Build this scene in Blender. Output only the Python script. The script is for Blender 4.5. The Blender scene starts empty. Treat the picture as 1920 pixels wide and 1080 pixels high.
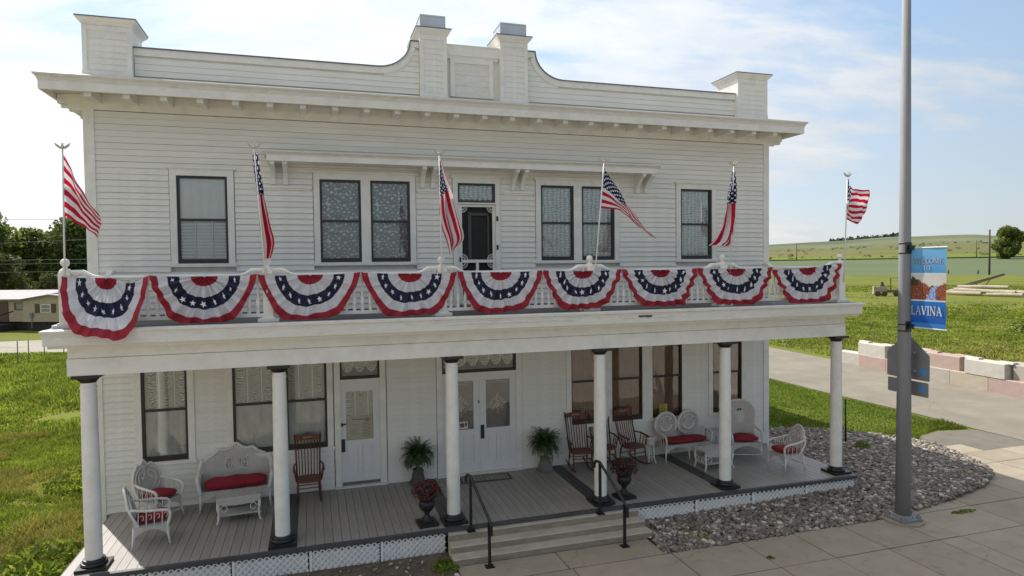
import bpy, math, random
import numpy as np
from mathutils import Matrix, Vector
random.seed(7); np.random.seed(7)
R = math.radians
C = bpy.context.scene.collection
SC = bpy.context.scene
# ---------------------------------------------------------------- camera
CAM = Vector((3.9039, -13.7367, 4.4825)); YAW, PITCH, ROLL = 0.29816, -0.03118, -0.01221
cd = bpy.data.cameras.new("camera"); cam = bpy.data.objects.new("camera", cd); C.objects.link(cam)
cd.sensor_width = 36; cd.lens = 36 * 1224.29 / 1920; cd.clip_start = 0.1; cd.clip_end = 9000
fw = Vector((math.sin(YAW)*math.cos(PITCH), math.cos(YAW)*math.cos(PITCH), math.sin(PITCH)))
rt = Vector((math.cos(YAW), -math.sin(YAW), 0)); up = rt.cross(fw)
r2 = rt*math.cos(ROLL) + up*math.sin(ROLL); u2 = -rt*math.sin(ROLL) + up*math.cos(ROLL)
M = Matrix((r2, u2, -fw)).transposed().to_4x4(); M.translation = CAM
cam.matrix_world = M; SC.camera = cam
# ---------------------------------------------------------------- light
SUN_EL, SUN_H = R(46), Vector((0.455, -0.89, 0)).normalized()
sd = bpy.data.lights.new("sun", 'SUN'); sd.energy = 4.6; sd.angle = R(0.53); sd.color = (1, .955, .88)
sun = bpy.data.objects.new("sun", sd); C.objects.link(sun)
sdir = Vector((SUN_H.x*math.cos(SUN_EL), SUN_H.y*math.cos(SUN_EL), -math.sin(SUN_EL)))
sun.rotation_euler = sdir.to_track_quat('-Z', 'Y').to_euler(); sun.location = (-10, 20, 30)
W = bpy.data.worlds.new("World"); SC.world = W; W.use_nodes = True
nt = W.node_tree; nt.nodes.clear()
def N(t, typ, **k):
    n = t.nodes.new(typ)
    for a, b in k.items():
        if a in ('inp',):
            for i, v in b.items(): n.inputs[i].default_value = v
        else: setattr(n, a, b)
    return n
def LK(t, a, b): t.links.new(a, b)
def MX(t, a, b, f=None, blend='MIX'):
    n = t.nodes.new('ShaderNodeMix'); n.data_type = 'RGBA'; n.blend_type = blend
    for s, v in ((0, f), (6, a), (7, b)):
        if v is None: continue
        if hasattr(v, 'links'): t.links.new(v, n.inputs[s])
        else: n.inputs[s].default_value = v if s == 0 else (tuple(v) + (1,) if len(v) == 3 else v)
    return n.outputs[2]
def MT(t, op, a, b=None, c=None, clamp=False):
    n = t.nodes.new('ShaderNodeMath'); n.operation = op; n.use_clamp = clamp
    for s, v in enumerate((a, b, c)):
        if v is None: continue
        if hasattr(v, 'links'): t.links.new(v, n.inputs[s])
        else: n.inputs[s].default_value = v
    return n.outputs[0]
def RAMP(t, fac, pts, interp='LINEAR'):
    n = t.nodes.new('ShaderNodeValToRGB'); n.color_ramp.interpolation = interp
    e = n.color_ramp.elements
    while len(e) < len(pts): e.new(0.5)
    for i, (p, c) in enumerate(pts):
        e[i].position = p; e[i].color = (c, c, c, 1) if isinstance(c, (int, float)) else (*c, 1)
    t.links.new(fac, n.inputs[0]); return n.outputs[0]
sky = N(nt, 'ShaderNodeTexSky', sky_type='NISHITA', sun_disc=False, sun_elevation=SUN_EL,
        sun_rotation=math.atan2(-SUN_H.x, -SUN_H.y), air_density=1.2, dust_density=1.2, ozone_density=1.5, altitude=1000)
tc = N(nt, 'ShaderNodeTexCoord'); sep = N(nt, 'ShaderNodeSeparateXYZ'); LK(nt, tc.outputs['Generated'], sep.inputs[0])
zz = MT(nt, 'ADD', MT(nt, 'MAXIMUM', sep.outputs[2], 0.0), 0.16)
cx = MT(nt, 'DIVIDE', sep.outputs[0], zz); cy = MT(nt, 'DIVIDE', sep.outputs[1], zz)
cmb = N(nt, 'ShaderNodeCombineXYZ'); LK(nt, cx, cmb.inputs[0]); LK(nt, cy, cmb.inputs[1])
def noise(t, vec, scale, detail=6, rough=.55, dist=0.0, out=0, lac=2.0):
    n = N(t, 'ShaderNodeTexNoise', inp={'Scale': scale, 'Detail': detail, 'Roughness': rough, 'Distortion': dist, 'Lacunarity': lac})
    if vec is not None: LK(t, vec, n.inputs['Vector'])
    return n.outputs[out]
mp = N(nt, 'ShaderNodeMapping'); LK(nt, cmb.outputs[0], mp.inputs[0])
mp.inputs['Location'].default_value = (5.7, 1.1, 0); mp.inputs['Rotation'].default_value = (0, 0, R(24)); mp.inputs['Scale'].default_value = (.55, 1.0, 1)
n1 = noise(nt, mp.outputs[0], 0.62, 7, .60, .35)
n2 = noise(nt, mp.outputs[0], 2.6, 6, .62, .2)
# broad cloud bank: the overcast side lies towards the sun (west of the view), clear towards the east
vd = N(nt, 'ShaderNodeVectorMath', operation='DOT_PRODUCT'); LK(nt, tc.outputs['Generated'], vd.inputs[0]); vd.inputs[1].default_value = (-.86, .30, .42)
bank = MT(nt, 'MULTIPLY', MT(nt, 'ADD', vd.outputs['Value'], 0.05), 0.20)
sdn = N(nt, 'ShaderNodeVectorMath', operation='DOT_PRODUCT'); LK(nt, tc.outputs['Generated'], sdn.inputs[0]); sdn.inputs[1].default_value = tuple(-sdir)
fwd = RAMP(nt, sdn.outputs['Value'], [(.0, .50), (.45, .80), (.75, 1.0), (1, 1.0)])      # haze and cloud scatter forward: brighter on the sun's side
den = MT(nt, 'ADD', MT(nt, 'ADD', MT(nt, 'MULTIPLY', n1, .80), MT(nt, 'MULTIPLY', n2, .22)), bank)
mask = RAMP(nt, den, [(.0, 0), (.465, 0), (.535, .72), (.66, 1)])
ccol = MX(nt, (8.4, 8.6, 8.9), (10.4, 10.2, 9.85), RAMP(nt, n2, [(.35, 0), (.62, 1)]))
hz = RAMP(nt, sep.outputs[2], [(0, .86), (.10, .76), (.38, .56), (1, .14)])
def scl(c): 
    return MX(nt, c, MX(nt, (0, 0, 0), (1, 1, 1), fwd), 1.0, 'MULTIPLY')
skyc = MX(nt, sky.outputs[0], scl(MX(nt, (9.3, 10.0, 10.4), (6.2, 8.6, 11.6), RAMP(nt, sep.outputs[2], [(0, 0), (.30, 1)]))), hz)
final = MX(nt, skyc, scl(ccol), MT(nt, 'MULTIPLY', mask, .90))
bg = N(nt, 'ShaderNodeBackground'); bg.inputs[1].default_value = 0.095
LK(nt, final, bg.inputs[0]); wo = N(nt, 'ShaderNodeOutputWorld'); LK(nt, bg.outputs[0], wo.inputs[0])
SC.view_settings.view_transform = 'Standard'; SC.view_settings.look = 'None'
SC.view_settings.exposure = 0.32; SC.view_settings.gamma = 1; SC.view_settings.use_curve_mapping = False
# ---------------------------------------------------------------- materials
MATS = {}
def mat(name, col, rough=.6, var=.08, vs=6.0, bump=.0, bs=40.0, metal=0.0, rnd=0.0, island=0.0, spec=.5, dirt=None, dirtamt=.3, ds=2.5, transl=0.0, coords='Object', stretch=None, extra=None):
    if name in MATS: return MATS[name]
    m = bpy.data.materials.new(name); m.use_nodes = True; t = m.node_tree; b = t.nodes['Principled BSDF']
    tcn = N(t, 'ShaderNodeTexCoord'); v = tcn.outputs[coords]
    if stretch:
        mpn = N(t, 'ShaderNodeMapping'); mpn.inputs['Scale'].default_value = stretch; LK(t, v, mpn.inputs[0]); v = mpn.outputs[0]
    f = noise(t, v, vs, 5, .6)
    lo = tuple(max(0, c*(1-var*1.6)) for c in col); hi = tuple(min(1, c*(1+var*1.6)) for c in col)
    c = MX(t, lo, hi, RAMP(t, f, [(.3, 0), (.7, 1)]))
    if dirt:
        f2 = noise(t, v, ds, 6, .65, .3)
        c = MX(t, c, dirt, MT(t, 'MULTIPLY', RAMP(t, f2, [(.45, 0), (.72, 1)]), dirtamt))
    if extra: c = extra(t, v, c)
    if rnd:
        oi = N(t, 'ShaderNodeObjectInfo'); g = MT(t, 'MULTIPLY_ADD', oi.outputs['Random'], 2*rnd, 1-rnd)
        c = MX(t, c, (1, 1, 1), 1.0, 'MULTIPLY') if False else c
        hs = N(t, 'ShaderNodeHueSaturation'); LK(t, c, hs.inputs['Color']); LK(t, g, hs.inputs['Value']); c = hs.outputs[0]
    if island:
        gi = N(t, 'ShaderNodeNewGeometry'); g = MT(t, 'MULTIPLY_ADD', gi.outputs['Random Per Island'], 2*island, 1-island)
        h2 = MT(t, 'MULTIPLY_ADD', gi.outputs['Random Per Island'], -.05, .525)
        hs = N(t, 'ShaderNodeHueSaturation'); LK(t, c, hs.inputs['Color']); LK(t, g, hs.inputs['Value']); LK(t, h2, hs.inputs['Hue']); c = hs.outputs[0]
    LK(t, c, b.inputs['Base Color']); b.inputs['Roughness'].default_value = rough; b.inputs['Metallic'].default_value = metal
    b.inputs['Specular IOR Level'].default_value = spec
    if bump:
        bn = N(t, 'ShaderNodeBump', inp={'Strength': bump, 'Distance': .02}); LK(t, noise(t, v, bs, 4, .6), bn.inputs['Height']); LK(t, bn.outputs[0], b.inputs['Normal'])
    if transl:
        tr = N(t, 'ShaderNodeBsdfTranslucent'); LK(t, c, tr.inputs[0]); mx = N(t, 'ShaderNodeMixShader'); mx.inputs[0].default_value = transl
        LK(t, b.outputs[0], mx.inputs[1]); LK(t, tr.outputs[0], mx.inputs[2]); LK(t, mx.outputs[0], t.nodes['Material Output'].inputs[0])
    MATS[name] = m; return m
WHITE = mat('white_paint', (.81, .80, .755), .55, .03, 3, .12, 30, rnd=.025, dirt=(.56, .52, .44), dirtamt=.32, ds=5, stretch=(1, 1, .35))
TRIM = mat('white_trim_paint', (.82, .81, .77), .5, .03, 3, .10, 30, dirt=(.52, .49, .42), dirtamt=.32, ds=4)
TRIMW = mat('weathered_white_paint', (.77, .76, .71), .65, .05, 6, .25, 22, dirt=(.36, .33, .28), dirtamt=.42, ds=6, stretch=(.5, 1, 2))
CEIL = mat('cream_ceiling_paint', (.70, .66, .54), .6, .03, 3, .08, 20)
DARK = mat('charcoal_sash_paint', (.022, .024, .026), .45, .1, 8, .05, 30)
BROWN = mat('dark_brown_sash_paint', (.030, .020, .015), .45, .1, 8, .05, 30)
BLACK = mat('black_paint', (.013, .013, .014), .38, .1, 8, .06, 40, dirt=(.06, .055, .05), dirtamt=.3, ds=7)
IRON = mat('black_iron', (.012, .012, .013), .42, .1, 12, .05, 60, spec=.5)
CAPM = mat('grey_metal_flashing', (.14, .14, .145), .5, .08, 5, .05, 30)
TIN = mat('galvanised_sheet', (.54, .59, .66), .42, .05, 2.5, .1, 8, metal=.25)
FLOOR = mat('grey_porch_paint', (.32, .295, .27), .50, .06, 4, .1, 30, rnd=.06, dirt=(.15, .14, .13), dirtamt=.35, ds=2.2, stretch=(3, .4, 1))
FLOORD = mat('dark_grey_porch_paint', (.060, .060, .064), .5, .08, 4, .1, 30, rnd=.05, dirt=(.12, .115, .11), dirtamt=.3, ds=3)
CONC = mat('step_concrete', (.46, .41, .325), .85, .07, 5, .25, 60, dirt=(.27, .245, .20), dirtamt=.55, ds=2.4, stretch=(1, 1, 2.5))
def crack(t, v, c):
    vo = N(t, 'ShaderNodeTexVoronoi', feature='DISTANCE_TO_EDGE', inp={'Scale': .42, 'Randomness': 1.0}); nd = N(t, 'ShaderNodeTexNoise', inp={'Scale': 1.6, 'Detail': 6}); LK(t, v, nd.inputs[0])
    va = N(t, 'ShaderNodeVectorMath', operation='MULTIPLY_ADD'); LK(t, nd.outputs[1], va.inputs[0]); va.inputs[1].default_value = (.7, .7, .7); LK(t, v, va.inputs[2]); LK(t, va.outputs[0], vo.inputs[0])
    m = MT(t, 'MULTIPLY', MT(t, 'LESS_THAN', vo.outputs[0], .0022), RAMP(t, noise(t, v, .5, 2), [(.50, 0), (.54, 1)]))
    c = MX(t, c, (.20, .17, .13), MT(t, 'MULTIPLY', RAMP(t, noise(t, v, 5.5, 2), [(.64, 0), (.70, 1)]), .35))
    return MX(t, c, (.07, .06, .045), MT(t, 'MULTIPLY', m, .5))
WALK = mat('sidewalk_concrete', (.335, .282, .212), .9, .05, 3, .2, 90, rnd=.07, dirt=(.25, .215, .165), dirtamt=.50, ds=1.3, extra=crack)
ASPH = mat('lane_asphalt', (.235, .208, .165), .95, .09, 1.2, .5, 25, dirt=(.16, .14, .11), dirtamt=.55, ds=.35, coords='Object', extra=crack)
APRON = mat('apron_asphalt', (.165, .145, .115), .95, .10, 3, .5, 40, dirt=(.14, .13, .11), dirtamt=.6, ds=1.0)
STREET = mat('street_asphalt', (.27, .245, .205), .95, .08, 1.0, .4, 30)
WICK = None
RED = mat('red_cushion_fabric', (.255, .012, .022), .8, .12, 14, .35, 18)
def glassmat(name, tint=(.9, .95, 1), rough=.0):
    m = bpy.data.materials.new(name); m.use_nodes = True; t = m.node_tree; t.nodes.clear()
    tr = N(t, 'ShaderNodeBsdfTransparent'); tr.inputs[0].default_value = (*tint, 1)
    gl = N(t, 'ShaderNodeBsdfGlossy'); gl.inputs['Roughness'].default_value = rough; gl.inputs[0].default_value = (1, 1, 1, 1)
    fr = N(t, 'ShaderNodeFresnel'); fr.inputs[0].default_value = 1.55
    bn = N(t, 'ShaderNodeBump', inp={'Strength': .06, 'Distance': .02}); tcn = N(t, 'ShaderNodeTexCoord'); LK(t, noise(t, tcn.outputs['Object'], 2.2, 2), bn.inputs['Height'])
    LK(t, bn.outputs[0], gl.inputs['Normal'])
    mx = N(t, 'ShaderNodeMixShader'); LK(t, MT(t, 'MULTIPLY', fr.outputs[0], 1.15, clamp=True), mx.inputs[0]); LK(t, tr.outputs[0], mx.inputs[1]); LK(t, gl.outputs[0], mx.inputs[2])
    o = N(t, 'ShaderNodeOutputMaterial'); LK(t, mx.outputs[0], o.inputs[0]); return m
GLASS = glassmat('window_glass', (.97, .985, .98))
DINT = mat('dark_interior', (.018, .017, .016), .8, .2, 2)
# --- curtains
def lacebase(name, f):
    m = bpy.data.materials.new(name); m.use_nodes = True; t = m.node_tree; b = t.nodes['Principled BSDF']
    tcn = N(t, 'ShaderNodeTexCoord'); uv = tcn.outputs['UV']; c = f(t, uv)
    LK(t, c, b.inputs['Base Color']); b.inputs['Roughness'].default_value = .9; b.inputs['Specular IOR Level'].default_value = .1
    return m
def f_scroll(t, uv):
    # rows of curling shell motifs (upper pair of windows): motif repeat .11 m
    mpn = N(t, 'ShaderNodeMapping'); mpn.inputs['Scale'].default_value = (8.0, 10.0, 1)
    nd = N(t, 'ShaderNodeTexNoise', inp={'Scale': 9.0, 'Detail': 3}); LK(t, uv, nd.inputs[0]); va = N(t, 'ShaderNodeVectorMath', operation='MULTIPLY_ADD'); LK(t, nd.outputs[1], va.inputs[0]); va.inputs[1].default_value = (.05, .05, 0); LK(t, uv, va.inputs[2]); LK(t, va.outputs[0], mpn.inputs[0])
    vo = N(t, 'ShaderNodeTexVoronoi', feature='F1', inp={'Scale': 1.0, 'Randomness': .45}); LK(t, mpn.outputs[0], vo.inputs[0])
    ring = MT(t, 'SINE', MT(t, 'MULTIPLY', vo.outputs[0], 10.0))
    n = noise(t, mpn.outputs[0], 3.5, 3, .6, .6)
    v = MT(t, 'ADD', MT(t, 'MULTIPLY', ring, .26), n)
    c = MX(t, (.17, .20, .225), (.80, .84, .86), RAMP(t, v, [(.35, 0), (.95, 1)]))
    st = N(t, 'ShaderNodeSeparateXYZ'); LK(t, mpn.outputs[0], st.inputs[0])
    return c
def f_damask(t, uv):
    mpn = N(t, 'ShaderNodeMapping'); mpn.inputs['Scale'].default_value = (6.5, 5.0, 1); LK(t, uv, mpn.inputs[0])
    wv = N(t, 'ShaderNodeTexWave', wave_type='RINGS', inp={'Scale': 1.6, 'Distortion': 9.0, 'Detail': 3, 'Detail Scale': 1.1}); LK(t, mpn.outputs[0], wv.inputs[0])
    sp = N(t, 'ShaderNodeSeparateXYZ'); LK(t, uv, sp.inputs[0])
    fold = MT(t, 'MULTIPLY_ADD', MT(t, 'SINE', MT(t, 'ADD', MT(t, 'MULTIPLY', sp.outputs[0], 62.0), MT(t, 'MULTIPLY', noise(t, uv, 5, 3), 9.0))), .15, .12)
    v = MT(t, 'ADD', MT(t, 'MULTIPLY', wv.outputs[1], .55), MT(t, 'ADD', fold, MT(t, 'MULTIPLY', noise(t, mpn.outputs[0], 7, 3), .45)))
    return MX(t, (.17, .20, .205), (.80, .84, .83), RAMP(t, v, [(.2, 0), (.95, 1)]))
def f_austrian(t, uv):
    # gathered festoons: swags between vertical cords, cells .26 wide, .13 high
    sp = N(t, 'ShaderNodeSeparateXYZ'); LK(t, uv, sp.inputs[0])
    u = MT(t, 'FRACT', MT(t, 'DIVIDE', sp.outputs[0], .263)); uc = MT(t, 'SUBTRACT', u, .5)
    par = MT(t, 'MULTIPLY', MT(t, 'MULTIPLY', uc, uc), 1.1)
    dn = N(t, 'ShaderNodeMapping'); dn.inputs['Scale'].default_value = (7, 7, 1); LK(t, uv, dn.inputs[0])
    w = MT(t, 'SINE', MT(t, 'ADD', MT(t, 'MULTIPLY', MT(t, 'SUBTRACT', sp.outputs[1], MT(t, 'MULTIPLY', par, .55)), 120.0), MT(t, 'MULTIPLY', noise(t, dn.outputs[0], 2.0, 4, .6), 16.0)))
    cord = MT(t, 'GREATER_THAN', MT(t, 'ABSOLUTE', uc), .46)
    c = MX(t, (.22, .205, .165), (.80, .77, .67), RAMP(t, MT(t, 'ADD', MT(t, 'MULTIPLY', w, .28), noise(t, dn.outputs[0], 6, 4, .7)), [(.2, 0), (.85, 1)]))
    return MX(t, c, (.85, .82, .74), MT(t, 'MULTIPLY', cord, .75))
def f_sheer(t, uv):
    mpn = N(t, 'ShaderNodeMapping'); mpn.inputs['Scale'].default_value = (2.5, 1.2, 1); LK(t, uv, mpn.inputs[0])
    return MX(t, (.42, .415, .375), (.60, .59, .53), RAMP(t, noise(t, mpn.outputs[0], 2.2, 5, .6), [(.3, 0), (.7, 1)]))
def f_shade(t, uv):
    mpn = N(t, 'ShaderNodeMapping'); mpn.inputs['Scale'].default_value = (14, 1.5, 1); LK(t, uv, mpn.inputs[0])
    return MX(t, (.175, .095, .048), (.27, .155, .080), RAMP(t, noise(t, mpn.outputs[0], 1.2, 4, .6), [(.3, 0), (.7, 1)]))
CUR = {k: lacebase('curtain_' + k, f) for k, f in dict(scroll=f_scroll, damask=f_damask, austrian=f_austrian, sheer=f_sheer, shade=f_shade).items()}
INNER = mat('inner_white_curtain', (.86, .86, .82), .9, .04, 5)
BLIND = mat('white_blind', (.84, .85, .84), .6, .02, 5)
# ---------------------------------------------------------------- mesh helpers
class MB:
    def __init__(s): s.v = []; s.f = []; s.m = []; s.cur = 0; s.uv = None
    def add(s, vs, fs):
        o = len(s.v); s.v += [tuple(p) for p in vs]; s.f += [tuple(i+o for i in f) for f in fs]; s.m += [s.cur]*len(fs); return s
    def box(s, x0, x1, y0, y1, z0, z1):
        return s.add([(x0,y0,z0),(x1,y0,z0),(x1,y1,z0),(x0,y1,z0),(x0,y0,z1),(x1,y0,z1),(x1,y1,z1),(x0,y1,z1)],
                     [(0,3,2,1),(4,5,6,7),(0,1,5,4),(1,2,6,5),(2,3,7,6),(3,0,4,7)])
    def tube(s, pts, r, n=8, caps=True):
        pts = [Vector(p) for p in pts]; rs = r if isinstance(r, (list, tuple)) else [r]*len(pts)
        V = []; prev = None
        for i, p in enumerate(pts):
            d = (pts[min(i+1, len(pts)-1)] - pts[max(i-1, 0)])
            if d.length < 1e-9: d = Vector((0, 0, 1))
            d.normalize()
            a = prev if prev is not None else (Vector((1, 0, 0)) if abs(d.x) < .8 else Vector((0, 1, 0)))
            a = (a - d*a.dot(d))
            if a.length < 1e-6: a = Vector((0, 1, 0)) - d*d.y
            a.normalize(); b = d.cross(a); prev = a
            for k in range(n):
                w = 2*math.pi*k/n; V.append(p + (a*math.cos(w) + b*math.sin(w))*rs[i])
        F = [(i*n+k, i*n+(k+1) % n, (i+1)*n+(k+1) % n, (i+1)*n+k) for i in range(len(pts)-1) for k in range(n)]
        if caps: F += [tuple(range(n-1, -1, -1)), tuple((len(pts)-1)*n+k for k in range(n))]
        return s.add(V, F)
    def lathe(s, prof, n=16, c=(0, 0, 0), sq=False):
        V = []; 
        for r, z in prof:
            for k in range(n):
                w = 2*math.pi*(k+.5*(n == 4))/n; q = r*(math.sqrt(2) if n == 4 else 1)
                V.append((c[0]+q*math.cos(w), c[1]+q*math.sin(w), c[2]+z))
        L = len(prof)
        F = [(i*n+k, i*n+(k+1) % n, (i+1)*n+(k+1) % n, (i+1)*n+k) for i in range(L-1) for k in range(n)]
        F += [tuple(range(n-1, -1, -1)), tuple((L-1)*n+k for k in range(n))]
        return s.add(V, F)
    def prism(s, poly, a0, a1, axis='y', T=None):
        # poly in the plane of the other two axes, extruded from a0 to a1
        n = len(poly)
        def P(p, a): 
            q = (p[0], a, p[1]) if axis == 'y' else ((a, p[0], p[1]) if axis == 'x' else (p[0], p[1], a))
            return T(q) if T else q
        V = [P(p, a0) for p in poly] + [P(p, a1) for p in poly]
        F = [tuple(range(n)), tuple(range(2*n-1, n-1, -1))] + [(i, n+i, n+(i+1) % n, (i+1) % n) for i in range(n)]
        return s.add(V, F)
    def grid(s, P, closed=False):
        r = len(P); c = len(P[0]); V = [q for row in P for q in row]
        F = [(i*c+j, i*c+j+1, (i+1)*c+j+1, (i+1)*c+j) for i in range(r-1) for j in range(c-1)]
        return s.add(V, F)
    def ico(s, c, r, sc=(1, 1, 1)):
        t = (1+5**.5)/2; q = 1/math.sqrt(1+t*t)*r
        V = [(-1,t,0),(1,t,0),(-1,-t,0),(1,-t,0),(0,-1,t),(0,1,t),(0,-1,-t),(0,1,-t),(t,0,-1),(t,0,1),(-t,0,-1),(-t,0,1)]
        F = [(0,11,5),(0,5,1),(0,1,7),(0,7,10),(0,10,11),(1,5,9),(5,11,4),(11,10,2),(10,7,6),(7,1,8),(3,9,4),(3,4,2),(3,2,6),(3,6,8),(3,8,9),(4,9,5),(2,4,11),(6,2,10),(8,6,7),(9,8,1)]
        return s.add([(c[0]+a*q*sc[0], c[1]+b*q*sc[1], c[2]+d*q*sc[2]) for a, b, d in V], F)
    def mesh(s, name, mats, smooth=False):
        me = bpy.data.meshes.new(name); me.from_pydata(s.v, [], s.f)
        for m in (mats if isinstance(mats, (list, tuple)) else [mats]): me.materials.append(m)
        if len(me.materials) > 1: me.polygons.foreach_set('material_index', s.m)
        if smooth:
            me.polygons.foreach_set('use_smooth', [True]*len(s.f))
            if smooth == 'angle': me.set_sharp_from_angle(angle=R(38))
        return me
    def build(s, name, mats, parent=None, smooth=False, loc=None):
        return mk(name, s.mesh(name, mats, smooth), parent, loc)
def mk(name, me, parent=None, loc=None, rz=0, scale=None):
    o = bpy.data.objects.new(name, me); C.objects.link(o)
    if parent: o.parent = parent
    if loc is not None: o.location = loc
    if rz: o.rotation_euler = (0, 0, rz)
    if scale: o.scale = scale
    return o
def tag(o, label=None, cat=None, group=None, kind=None):
    if label: o['label'] = label
    if cat: o['category'] = cat
    if group: o['group'] = group
    if kind: o['kind'] = kind
    return o
def thing(name, label, cat, loc=(0, 0, 0), rz=0, group=None):
    o = bpy.data.objects.new(name, None); C.objects.link(o); o.location = loc; o.rotation_euler = (0, 0, rz); o.empty_display_size = .2
    return tag(o, label, cat, group)
def copy_tree(o, parent=None):
    c = o.copy(); C.objects.link(c); c.parent = parent
    for ch in [k for k in KIDS(o)]: copy_tree(ch, c)
    return c
def KIDS(o): return [x for x in bpy.data.objects if x.parent == o]
def bx(name, m, parent, *a): return MB().box(*a).build(name, m, parent)
def struct(name, mb, m, parent=None, smooth=False):
    o = mb.build(name, m, parent, smooth)
    if parent is None: o['kind'] = 'structure'
    return o
def bigmesh(name, V, F, mats, nper=3):
    # fast path: V (n,3) array, F (m,nper) array
    me = bpy.data.meshes.new(name); me.vertices.add(len(V)); me.vertices.foreach_set('co', np.asarray(V, np.float32).ravel())
    me.loops.add(F.size); me.loops.foreach_set('vertex_index', F.astype(np.int32).ravel())
    me.polygons.add(len(F)); me.polygons.foreach_set('loop_start', np.arange(0, F.size, nper, dtype=np.int32)); me.polygons.foreach_set('loop_total', np.full(len(F), nper, np.int32))
    me.update(calc_edges=True)
    for m in (mats if isinstance(mats, (list, tuple)) else [mats]): me.materials.append(m)
    return me
def rect_uv(name, x0, x1, y, z0, z1, m, parent, folds=0, amp=.0, nx=1):
    me = bpy.data.meshes.new(name); V = []; UV = []
    for i in range(nx+1):
        x = x0+(x1-x0)*i/nx; yy = y + amp*math.sin(2*math.pi*folds*i/nx)
        V += [(x, yy, z0), (x, yy, z1)]
    F = [(2*i, 2*i+2, 2*i+3, 2*i+1) for i in range(nx)]
    me.from_pydata(V, [], F); uvl = me.uv_layers.new(name='UVMap')
    for l in me.loops:
        v = V[l.vertex_index]; uvl.data[l.index].uv = (v[0]-x0 + .017*x0, v[2]-z0)
    me.materials.append(m); return mk(name, me, parent)
# ---------------------------------------------------------------- hotel
G = -0.40; WX = 14.83; EX = .1143
hotel = thing('hotel_building', 'large two-storey white clapboard hotel with stepped parapet, full-width porch and balcony', 'building')
# body behind the boards
MB().box(.0, WX, .10, .3, G, 7.9).build('wall', WHITE, hotel)
b = MB(); b.box(.0, .2, .3, 13, G, 7.9); b.box(WX-.2, WX, .3, 13, G, 7.9); b.box(.2, WX-.2, 12.8, 13, G, 7.9)
b.build('side_wall', WHITE, hotel)
b = MB()                                          # lap siding on the side walls, joined: not seen from the street
for i in range(int(7.8/EX)):
    z = G+.3+i*EX
    for x, sg in ((0, -1), (WX, 1)):
        b.add([(x+sg*.018, .12, z), (x+sg*.018, 13, z), (x+sg*.004, 13, z+EX), (x+sg*.004, .12, z+EX), (x, .12, z), (x, 13, z)], [(0, 1, 2, 3), (0, 1, 5, 4)])
tag(b.build('side_clapboards', WHITE, hotel), kind='stuff')
MB().box(.1, WX-.1, .2, 12.9, 7.9, 8.08).build('roof', CAPM, hotel)
# openings: x0,x1,z0,z1 (dark frame outline) per level
UP = [(1.50, 2.39), (4.10, 4.91), (5.10, 5.91), (8.81, 9.60), (9.79, 10.61), (12.34, 13.20)]
LO = [(.80, 1.59), (2.39, 3.18), (3.37, 4.16), (9.50, 10.28), (10.51, 11.30), (11.56, 12.36), (13.21, 14.04)]
UZ = (4.634, 6.305); LZ = (.885, 2.86)
block = [(1.37, 2.52, 4.56, 6.43), (3.97, 6.04, 4.56, 6.43), (8.68, 10.74, 4.56, 6.43), (12.21, 13.33, 4.56, 6.43), (6.81, 7.88, 3.3, 6.43),
         (.68, 1.71, .80, 3.2), (2.27, 4.28, .80, 3.2), (4.28, 5.36, -.1, 3.2), (6.40, 8.32, -.1, 3.2), (9.38, 12.48, .80, 3.2), (13.09, 14.16, .80, 3.2)]
unit = bpy.data.meshes.new('clapboard')
bb = MB(); bb.prism([(.0995, 0), (.0995, 1), (-.002, 1), (-.021, 0)], 0, 1, 'x'); cl_me = bb.mesh('clapboard', WHITE)
def clap(x0, x1, z, parent, y=0.0, h=EX-.002):
    o = mk('clapboard', cl_me, parent, (x0, y+random.uniform(-.0015, .0015), z+random.uniform(-.0015, .0015)), scale=(x1-x0, 1, h-.0012)); return o
nrow = int(7.46/EX)
ncl = 0
for i in range(nrow+1):
    z0 = .02+i*EX; z1 = z0+EX
    if 2.98 < z0 < 3.62: continue
    segs = [(.172, WX-.152)]
    for (a, b_, c, d) in block:
        if z1 > c+.03 and z0 < d-.03:
            ns = []
            for s0, s1 in segs:
                if b_ <= s0 or a >= s1: ns.append((s0, s1)); continue
                if a > s0: ns.append((s0, a))
                if b_ < s1: ns.append((b_, s1))
            segs = ns
    for s0, s1 in segs:
        if z1 > 7.458: continue
        if s1-s0 > 4.5 or (s1-s0 > 2.0 and random.random() < .35 and ncl < 250):                          # long courses are butt-jointed from two boards
            j = s0 + (s1-s0)*random.uniform(.35, .65); clap(s0, j-.001, z0, hotel); clap(j+.001, s1, z0, hotel); ncl += 2
        else: clap(s0, s1, z0, hotel); ncl += 1
print('clapboards', ncl)
for x0, x1 in ((-.004, .172), (WX-.152, WX+.004)):
    bx('corner_board', TRIM, hotel, x0, x1, -.034, .12, -.3, 7.458)
bx('frieze_board', TRIM, hotel, -.006, WX+.006, -.042, .12, 7.458, 7.60)
bx('base_board', TRIM, hotel, .17, WX-.15, -.028, .12, -.02, .022)
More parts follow.
